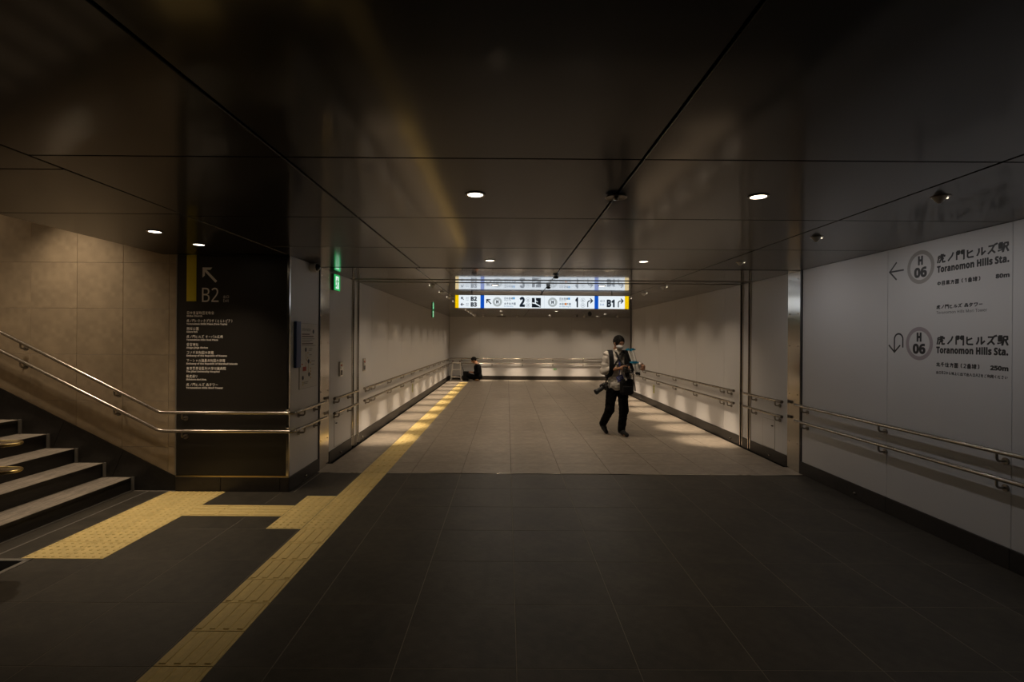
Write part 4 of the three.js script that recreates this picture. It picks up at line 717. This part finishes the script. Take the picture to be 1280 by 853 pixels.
const skin = std({ color: rgb(0.43, 0.22, 0.13), roughness: 0.55 }), hairM = phy({ color: rgb(0.005, 0.0042, 0.0036), specularIntensity: 0.35, roughness: 0.7 }), shirtM = std({ color: rgb(0.62, 0.57, 0.52), roughness: 0.85 }), trouserM = phy({ specularIntensity: 0.3, color: rgb(0.004, 0.004, 0.0048), roughness: 0.95 }), shoeM = phy({ specularIntensity: 0.5, color: rgb(0.014, 0.013, 0.013), roughness: 0.6 }), soleM = std({ color: rgb(0.03, 0.028, 0.026), roughness: 0.8 }), laceM = std({ color: rgb(0.55, 0.5, 0.45), roughness: 0.8 }), nylon = phy({ specularIntensity: 0.5, color: rgb(0.006, 0.006, 0.007), roughness: 0.7 }), maskM = std({ color: rgb(0.6, 0.6, 0.63), roughness: 0.85 }), eyeM = std({ color: rgb(0.01, 0.008, 0.007), roughness: 0.25 }), silver = std({ color: rgb(0.92, 0.9, 0.86), metalness: 0.0, roughness: 0.3 }), cyan = std({ color: rgb(0.02, 0.28, 0.5), roughness: 0.4 }), camM = std({ color: rgb(0.012, 0.012, 0.013), roughness: 0.45 }), glassM = phy({ color: rgb(0.01, 0.012, 0.02), roughness: 0.05, clearcoat: 1 });
const PX = 1.87, PZ = -8.62;
{ // walking photographer
  const t = thing('person', 'walking person in white shirt, black trousers and face mask carrying cameras', 'person', PX, 0, PZ);
  const HC = V(0.015, 1.562, 0.03), HM = basis(0.38, -0.3, 0.85), hs = headSet(HC, HM);
  const S = { sl: [-0.175, 1.355, -0.02], el: [-0.225, 1.075, -0.03], wl: [-0.005, 1.138, 0.2], sr: [0.165, 1.355, -0.03], er: [0.335, 1.175, -0.11], wr: [0.385, 1.19, 0.115], hl: [-0.085, 0.83, -0.01], kl: [-0.14, 0.43, 0.05], al: [-0.2, 0.145, -0.24], hr: [0.085, 0.83, -0.01], kr: [0.095, 0.44, 0.07], ar: [0.06, 0.095, 0.06] };
  const C2 = (a, b, ra, rb) => cap(...S[a], ...S[b], ra, rb);
  const bodyF = blend([ell(0, 1.2, -0.02, 0.135, 0.19, 0.085), ell(0, 0.98, -0.01, 0.115, 0.2, 0.08), cap(-0.14, 1.35, -0.02, 0.13, 1.35, -0.025, 0.042), cap(0, 1.36, -0.025, 0.01, 1.46, 0.0, 0.05, 0.047), ell(0, 0.85, -0.01, 0.125, 0.1, 0.09),
    C2('sl', 'el', 0.045, 0.037), C2('el', 'wl', 0.038, 0.026), C2('sr', 'er', 0.045, 0.037), C2('er', 'wr', 0.038, 0.026), C2('hl', 'kl', 0.07, 0.046), C2('kl', 'al', 0.046, 0.032), C2('hr', 'kr', 0.07, 0.046), C2('kr', 'ar', 0.046, 0.032), cap(-0.2, 0.1, -0.22, -0.175, 0.035, -0.12, 0.032, 0.024), cap(0.06, 0.06, 0.06, 0.1, 0.035, 0.2, 0.034, 0.026)], 0.03);
  const hL = handGeo([0.55, 0.75], basis(-0.25, -0.35, 0.9, 0.95, 0.1, 0.25), V(0.022, 1.145, 0.215), -1), hR = handGeo([0.9, 1.05], basis(-0.85, -0.1, 0.1, 0.1, -0.25, 0.96), V(0.387, 1.18, 0.135), 1);
  const body = mesh('body', joinBare([sdfGeo(bodyF, [-0.42, 0, -0.36], [0.5, 1.5, 0.34], 104), hs.head, hL, hR]), skin, t);
  mesh('hair', hs.hair, hairM, t); mesh('face_mask', hs.mask, maskM, t); hs.eyes.forEach((g) => mesh('eye', g, eyeM, t));
  const wr = (x, y, z) => 0.005 * noise3(x * 9, y * 16, z * 9) + 0.0035 * Math.sin(y * 55 + x * 38 + 3 * noise3(x * 4, y * 4, z * 4));
  const shirtF0 = blend([ell(0, 1.2, -0.015, 0.168, 0.215, 0.118), ell(-0.005, 0.98, 0.0, 0.152, 0.22, 0.118), ell(-0.01, 0.84, 0.005, 0.166, 0.12, 0.128), cap(-0.15, 1.352, -0.02, 0.14, 1.352, -0.025, 0.058), cap(0, 1.37, -0.02, 0.005, 1.41, -0.008, 0.066, 0.062), C2('sl', 'el', 0.066, 0.058), cap(...S.el, -0.165, 1.092, 0.035, 0.058, 0.05), C2('sr', 'er', 0.066, 0.056), cap(...S.er, 0.378, 1.187, 0.075, 0.056, 0.042)], 0.035);
  const shirtF = (x, y, z) => Math.max(shirtF0(x, y, z) + wr(x, y, z), 0.762 + 0.25 * Math.max(0, x + 0.02) - y);
  const shirt = mesh('shirt', sdfGeo(shirtF, [-0.34, 0.7, -0.24], [0.48, 1.52, 0.22], 96), shirtM, t);
  mesh('collar', joinBare([ribbon([V(-0.065, 1.43, -0.05), V(-0.07, 1.43, 0.0), V(-0.045, 1.405, 0.05), V(0.0, 1.37, 0.085)], 0.04, 0.006, V(0, 1, 0.2)), ribbon([V(0.072, 1.43, -0.05), V(0.078, 1.43, 0.0), V(0.055, 1.405, 0.05), V(0.012, 1.37, 0.085)], 0.04, 0.006, V(0, 1, 0.2))]), shirtM, shirt);
  const trF = blend([ell(0, 0.86, -0.01, 0.15, 0.11, 0.11), C2('hl', 'kl', 0.1, 0.076), cap(...S.kl, -0.196, 0.16, -0.222, 0.074, 0.064), C2('hr', 'kr', 0.1, 0.076), cap(...S.kr, 0.062, 0.115, 0.06, 0.074, 0.064)], 0.035);
  mesh('trousers', sdfGeo((x, y, z) => trF(x, y, z) + 0.005 * noise3(x * 14, y * 20, z * 14), [-0.32, 0.03, -0.34], [0.26, 1.02, 0.26], 92), trouserM, t);
  const shoe = (hx, hy, hz, tx, ty, tz) => { const f = blend([cap(hx, hy + 0.02, hz, lerp(hx, tx, 0.4), lerp(hy, ty, 0.4) + 0.018, lerp(hz, tz, 0.4), 0.043, 0.041), cap(lerp(hx, tx, 0.4), lerp(hy, ty, 0.4) + 0.012, lerp(hz, tz, 0.4), tx, ty + 0.004, tz, 0.041, 0.034), cap(hx, hy + 0.03, hz, hx, hy + 0.06, hz + 0.005, 0.042, 0.045)], 0.03); return (x, y, z) => f(x, y, z); };
  const fL = shoe(-0.198, 0.1, -0.25, -0.172, 0.036, -0.06), fR = shoe(0.055, 0.05, 0.03, 0.115, 0.036, 0.215);
  const s1 = mesh('shoe', sdfGeo((x, y, z) => Math.max(fL(x, y, z), 0.004 - y), [-0.28, -0.02, -0.34], [-0.09, 0.24, 0.02], 56), shoeM, t);
  const s2 = mesh('shoe', sdfGeo((x, y, z) => Math.max(fR(x, y, z), 0.004 - y), [-0.03, -0.02, -0.06], [0.2, 0.22, 0.3], 56), shoeM, t);
  for (const [o, a, b] of [[s1, V(-0.19, 0.115, -0.19), V(-0.172, 0.077, -0.09)], [s2, V(0.068, 0.106, 0.085), V(0.098, 0.078, 0.17)]]) for (let i = 0; i < 4; i++) { const c = a.clone().lerp(b, i / 3); mesh('lace', tubeAlong([c.clone().add(V(-0.022, -0.004, 0)), c.clone().add(V(0, 0.004, 0)), c.clone().add(V(0.022, -0.004, 0))], 0.0032, 0.006, 6), laceM, o); }
}
{ // backpack
  const t = thing('backpack', 'black backpack with padded straps worn by the walking person', 'backpack', PX, 1.0, PZ);
  mesh('pack_body', rbox(0.33, 0.46, 0.18, 0.06, 4), nylon, t, 0, 0.18, -0.25);
  for (const s of [-1, 1]) { const x = s * 0.125; mesh('strap', ribbon([V(x, 0.3, -0.17), V(x, 0.405, -0.1), V(x, 0.425, -0.02), V(x * 1.02, 0.36, 0.085), V(x * 1.0, 0.22, 0.118), V(x * 1.08, 0.06, 0.115), V(x * 1.35, -0.02, 0.03), V(x * 1.2, -0.02, -0.15)], 0.075, 0.022, V(1, 0, 0)), nylon, t); }
  mesh('chest_strap', ribbon([V(-0.12, 0.2, 0.13), V(0, 0.19, 0.14), V(0.12, 0.2, 0.13)], 0.02, 0.004, V(0, 1, 0)), nylon, t);
}
function cameraBody(t, lensLen, lensR, hood) { // lens along +z
  mesh('camera_body', rbox(0.135, 0.09, 0.055, 0.012, 3), camM, t); mesh('viewfinder', rbox(0.055, 0.035, 0.06, 0.01, 3), camM, t, 0, 0.055, 0); mesh('grip', rbox(0.035, 0.085, 0.08, 0.012, 3), camM, t, -0.055, 0, 0.012);
  const l = mesh('lens', lathe([[0, 0], [lensR * 0.9, 0], [lensR * 0.9, lensLen * 0.3], [lensR, lensLen * 0.34], [lensR, lensLen * 0.9], [lensR * 0.93, lensLen * 0.92], [hood, lensLen], [hood, lensLen * 1.22], [hood * 0.93, lensLen * 1.22], [lensR * 0.8, lensLen * 0.95], [0, lensLen * 0.95]], 28), camM, t, 0, 0, 0.025); l.rotation.x = Math.PI / 2;
  mesh('front_glass', new THREE.SphereGeometry(lensR * 0.75, 20, 8, 0, Math.PI * 2, 0, Math.PI / 2).scale(1, 0.25, 1), glassM, l, 0, lensLen * 0.95, 0);
}
{
  const a = thing('hand_camera', 'black camera held in the hand of the walking person', 'camera', PX + 0.105, 1.13, PZ + 0.235); a.rotation.set(0.35, 0.5, 0); cameraBody(a, 0.07, 0.034, 0.036);
  const b = thing('hip_camera', 'black camera with long hooded lens hanging at the hip', 'camera', PX - 0.225, 0.815, PZ + 0.04); b.quaternion.setFromUnitVectors(V(0, 0, 1), V(-0.82, -0.42, 0.35).normalize()); cameraBody(b, 0.14, 0.038, 0.046);
  const s = mesh('camera_strap', ribbon([V(0.09, 1.425, -0.03), V(0.05, 1.38, 0.09), V(-0.07, 1.2, 0.142), V(-0.18, 1.0, 0.12), V(-0.215, 0.87, 0.06)], 0.03, 0.004, V(0.8, 0.6, 0)), nylon, scene, PX, 0, PZ); tag(s, 'black camera strap across the white shirt of the walking person', 'strap');
  const s2 = mesh('camera_strap', ribbon([V(-0.05, 1.44, 0.0), V(-0.04, 1.38, 0.095), V(0.02, 1.25, 0.15), V(0.08, 1.17, 0.215)], 0.026, 0.004, V(1, 0.2, 0)), nylon, scene, PX, 0, PZ); tag(s2, 'black neck strap of the camera held in the hand', 'strap');
  const w = thing('waist_bag', 'black camera bag worn at the waist of the walking person', 'bag', PX + 0.115, 0.7, PZ + 0.165);
  mesh('bag_body', rbox(0.225, 0.255, 0.13, 0.058, 5), nylon, w, 0, 0.125, 0.02); mesh('bag_pocket', rbox(0.16, 0.13, 0.05, 0.024, 4), nylon, w, 0.0, 0.085, 0.085); mesh('bag_flap', rbox(0.19, 0.045, 0.12, 0.022, 4), nylon, w, 0, 0.24, 0.02);
  const bu = mesh('buckle', rbox(0.03, 0.04, 0.01, 0.003), silver, w, -0.03, 0.262, 0.088); bu.rotation.z = 0.5;
  const tr = thing('folded_tripod', 'folded silver tripod with blue clamps held under the arm', 'tripod', PX, 1.0, PZ);
  for (const [a0, b0, dz] of [[[0.127, 0.455], [0.262, 0.055], 0.215], [[0.197, 0.455], [0.302, 0.055], 0.225], [[0.165, 0.44], [0.285, 0.06], 0.19]]) {
    const A = V(a0[0], a0[1], dz), B = V(b0[0], b0[1], dz + 0.02), at = (q) => A.clone().lerp(B, q), leg = mesh('leg', tubeAlong([A, B], 0.0155, 0.001, 14), silver, tr), up = new THREE.Quaternion().setFromUnitVectors(V(0, 1, 0), B.clone().sub(A).normalize());
    for (const q of [0.0, 0.53]) { const p = at(q), c = mesh('clamp', new THREE.CylinderGeometry(0.021, 0.021, 0.034, 16), cyan, leg, p.x, p.y, p.z); c.quaternion.copy(up); mesh('clamp_lever', rbox(0.034, 0.022, 0.014, 0.004), cyan, leg, p.x + (dz > 0.22 ? 0.032 : -0.028), p.y - 0.003, p.z); }
    const f = mesh('foot', new THREE.CylinderGeometry(0.016, 0.019, 0.05, 14), camM, leg, B.x, B.y, B.z); f.quaternion.copy(up);
  }
  mesh('carry_sleeve', ribbon([V(0.13, 0.44, 0.155), V(0.185, 0.27, 0.165), V(0.235, 0.1, 0.175)], 0.1, 0.03, V(1, 0.3, 0)), nylon, tr);
  mesh('foot_cap', rbox(0.075, 0.024, 0.05, 0.006), silver, tr, 0.285, 0.03, 0.225);
  const d = mesh('hanging_strap', ribbon([V(0.215, 1.1, 0.2), V(0.225, 0.95, 0.19), V(0.25, 0.86, 0.17), V(0.262, 0.76, 0.16)], 0.022, 0.004, V(1, 0, 0.2)), std({ color: rgb(0.2, 0.2, 0.19), roughness: 0.8 }), scene, PX, 0, PZ); tag(d, 'grey strap dangling below the folded tripod', 'strap');
  const bt = canvasTex(256, 192, (g) => { g.fillStyle = '#1c2a9a'; g.fillRect(0, 0, 256, 192); g.fillStyle = '#d8dcf0'; for (const [x, y, ww] of [[30, 30, 180], [30, 74, 200], [30, 118, 150]]) for (let i = 0; i < ww; i += 34) g.fillRect(x + i, y, 24, 26); });
  const bd = thing('name_badge', 'blue and white name badge hanging on the shirt', 'badge', PX + 0.028, 0.935, PZ + 0.165); bd.rotation.set(0, 0.1, 0.45);
  mesh('badge_card', printedGeo(0.115, 0.088, 0.004), std({ map: bt, roughness: 0.4 }), bd, 0, 0.044, 0); mesh('lanyard', ribbon([V(0, 0.09, -0.002), V(0.07, 0.2, -0.005), V(0.15, 0.38, -0.07)], 0.012, 0.003, V(1, 0, 0)), std({ color: rgb(0.03, 0.05, 0.3), roughness: 0.7 }), bd);
}
// seated person by the far wall
const QX = -1.12, QZ = -19.45;
{
  const t = thing('person', 'person in dark clothes sitting on the floor by the far wall', 'person', QX, 0, QZ);
  const hs = headSet(V(-0.155, 0.79, 0), basis(-0.85, -0.5, 0.1), 44, 0.01);
  const legs = [cap(0.02, 0.12, 0.09, -0.36, 0.2, 0.17, 0.075, 0.055), cap(-0.36, 0.2, 0.17, -0.1, 0.07, 0.07, 0.055, 0.04), cap(0.02, 0.12, -0.09, -0.36, 0.2, -0.17, 0.075, 0.055), cap(-0.36, 0.2, -0.17, -0.1, 0.07, -0.05, 0.055, 0.04)];
  const torso = [ell(0.03, 0.16, 0, 0.13, 0.12, 0.15), cap(0.03, 0.2, 0, -0.005, 0.5, 0, 0.11, 0.125), cap(-0.01, 0.57, -0.13, -0.01, 0.57, 0.13, 0.05), cap(-0.01, 0.58, 0, -0.09, 0.7, 0, 0.06, 0.05)];
  const arms = [cap(-0.01, 0.56, 0.17, 0.02, 0.32, 0.2, 0.045, 0.038), cap(0.02, 0.32, 0.2, -0.2, 0.31, 0.09, 0.038, 0.027), cap(-0.01, 0.56, -0.17, 0.02, 0.32, -0.2, 0.045, 0.038), cap(0.02, 0.32, -0.2, -0.2, 0.31, -0.09, 0.038, 0.027)];
  const h1 = handGeo([0.35, 0.35], basis(-0.2, -0.9, 0.1, -1, 0.1, -0.2), V(-0.215, 0.325, 0.085), 1), h2 = handGeo([0.35, 0.35], basis(-0.2, -0.9, -0.1, -1, 0.1, 0.2), V(-0.215, 0.325, -0.085), -1);
  mesh('body', joinBare([sdfGeo(blend([...legs, ...torso, ...arms], 0.03), [-0.5, -0.02, -0.32], [0.24, 0.8, 0.32], 72), hs.head, h1, h2]), skin, t);
  mesh('hair', hs.hair, hairM, t); hs.eyes.forEach((g) => mesh('eye', g, eyeM, t));
  const jk = blend([...torso.slice(0, 3), ...arms.map((f) => f)], 0.035); mesh('jacket', sdfGeo((x, y, z) => Math.max(jk(x, y, z) - 0.022 + 0.005 * noise3(x * 12, y * 14, z * 12), 0.15 - y, -0.15 - x, y - 0.69), [-0.3, 0.05, -0.34], [0.28, 0.78, 0.34], 72), phy({ color: rgb(0.0045, 0.0048, 0.006), roughness: 0.95, specularIntensity: 0.3 }), t);
  const tr = blend([...legs, torso[0]], 0.03); mesh('trousers', sdfGeo((x, y, z) => Math.max(tr(x, y, z) - 0.018, 0.004 - y), [-0.5, -0.04, -0.32], [0.26, 0.36, 0.32], 64), trouserM, t);
  for (const s of [1, -1]) mesh('shoe', sdfGeo(blend([cap(-0.1, 0.05, s * 0.07, 0.02, 0.045, s * 0.15 + 0.05, 0.042, 0.036)], 0.02), [-0.2, -0.02, -0.2], [0.12, 0.14, 0.3], 40), std({ color: rgb(0.42, 0.22, 0.08), roughness: 0.6 }), t);
}
{
  const c = thing('equipment_case', 'black equipment case in front of the seated person', 'case', QX - 0.44, 0, QZ + 0.02);
  mesh('case_body', rbox(0.2, 0.3, 0.4, 0.02, 3), nylon, c, 0, 0.152, 0); mesh('case_lid', rbox(0.21, 0.05, 0.41, 0.015, 3), nylon, c, 0, 0.325, 0); mesh('case_handle', tubeAlong([V(0.1, 0.2, -0.08), V(0.135, 0.2, -0.08), V(0.135, 0.2, 0.08), V(0.1, 0.2, 0.08)], 0.008, 0.012, 8), camM, c);
  const l = thing('laptop', 'small open laptop standing on the black equipment case', 'laptop', QX - 0.44, 0.351, QZ + 0.02);
  mesh('laptop_base', rbox(0.2, 0.014, 0.28, 0.004), std({ color: rgb(0.1, 0.1, 0.1), metalness: 0.6, roughness: 0.4 }), l, 0.0, 0.008, 0);
  const sc = mesh('laptop_screen', rbox(0.01, 0.18, 0.28, 0.003), std({ color: rgb(0.1, 0.11, 0.11), metalness: 0.5, roughness: 0.4 }), l, -0.115, 0.1, 0); sc.rotation.z = 0.25;
}
{ // step ladder
  const t = thing('step_ladder', 'low white metal stepladder standing in the corner of the far wall', 'ladder', -1.93, 0, -19.4), m = std({ color: rgb(0.8, 0.76, 0.7), metalness: 0.1, roughness: 0.45 });
  const bar = (n, a, b, w, d) => { const L = a.distanceTo(b), o = mesh(n, rbox(w, L, d, 0.005), m, t); o.position.copy(a).lerp(b, 0.5); o.quaternion.setFromUnitVectors(V(0, 1, 0), b.clone().sub(a).normalize()); return o; };
  for (const s of [-1, 1]) { bar('side_rail', V(s * 0.2, 0, 0.14), V(s * 0.135, 0.74, -0.02), 0.03, 0.045); bar('rear_leg', V(s * 0.2, 0, -0.24), V(s * 0.135, 0.72, -0.06), 0.025, 0.03); mesh('rail_cap', rbox(0.045, 0.05, 0.06, 0.008), std({ color: rgb(0.12, 0.03, 0.02), roughness: 0.5 }), t, s * 0.135, 0.735, -0.02); }
  for (const [y, w] of [[0.15, 0.37], [0.42, 0.33]]) mesh('step', rbox(w, 0.03, 0.1, 0.006), m, t, 0, y, 0.14 - y * 0.21);
  mesh('top_step', rbox(0.29, 0.03, 0.13, 0.006), m, t, 0, 0.68, -0.03);
}
renderer.render(scene, camera);
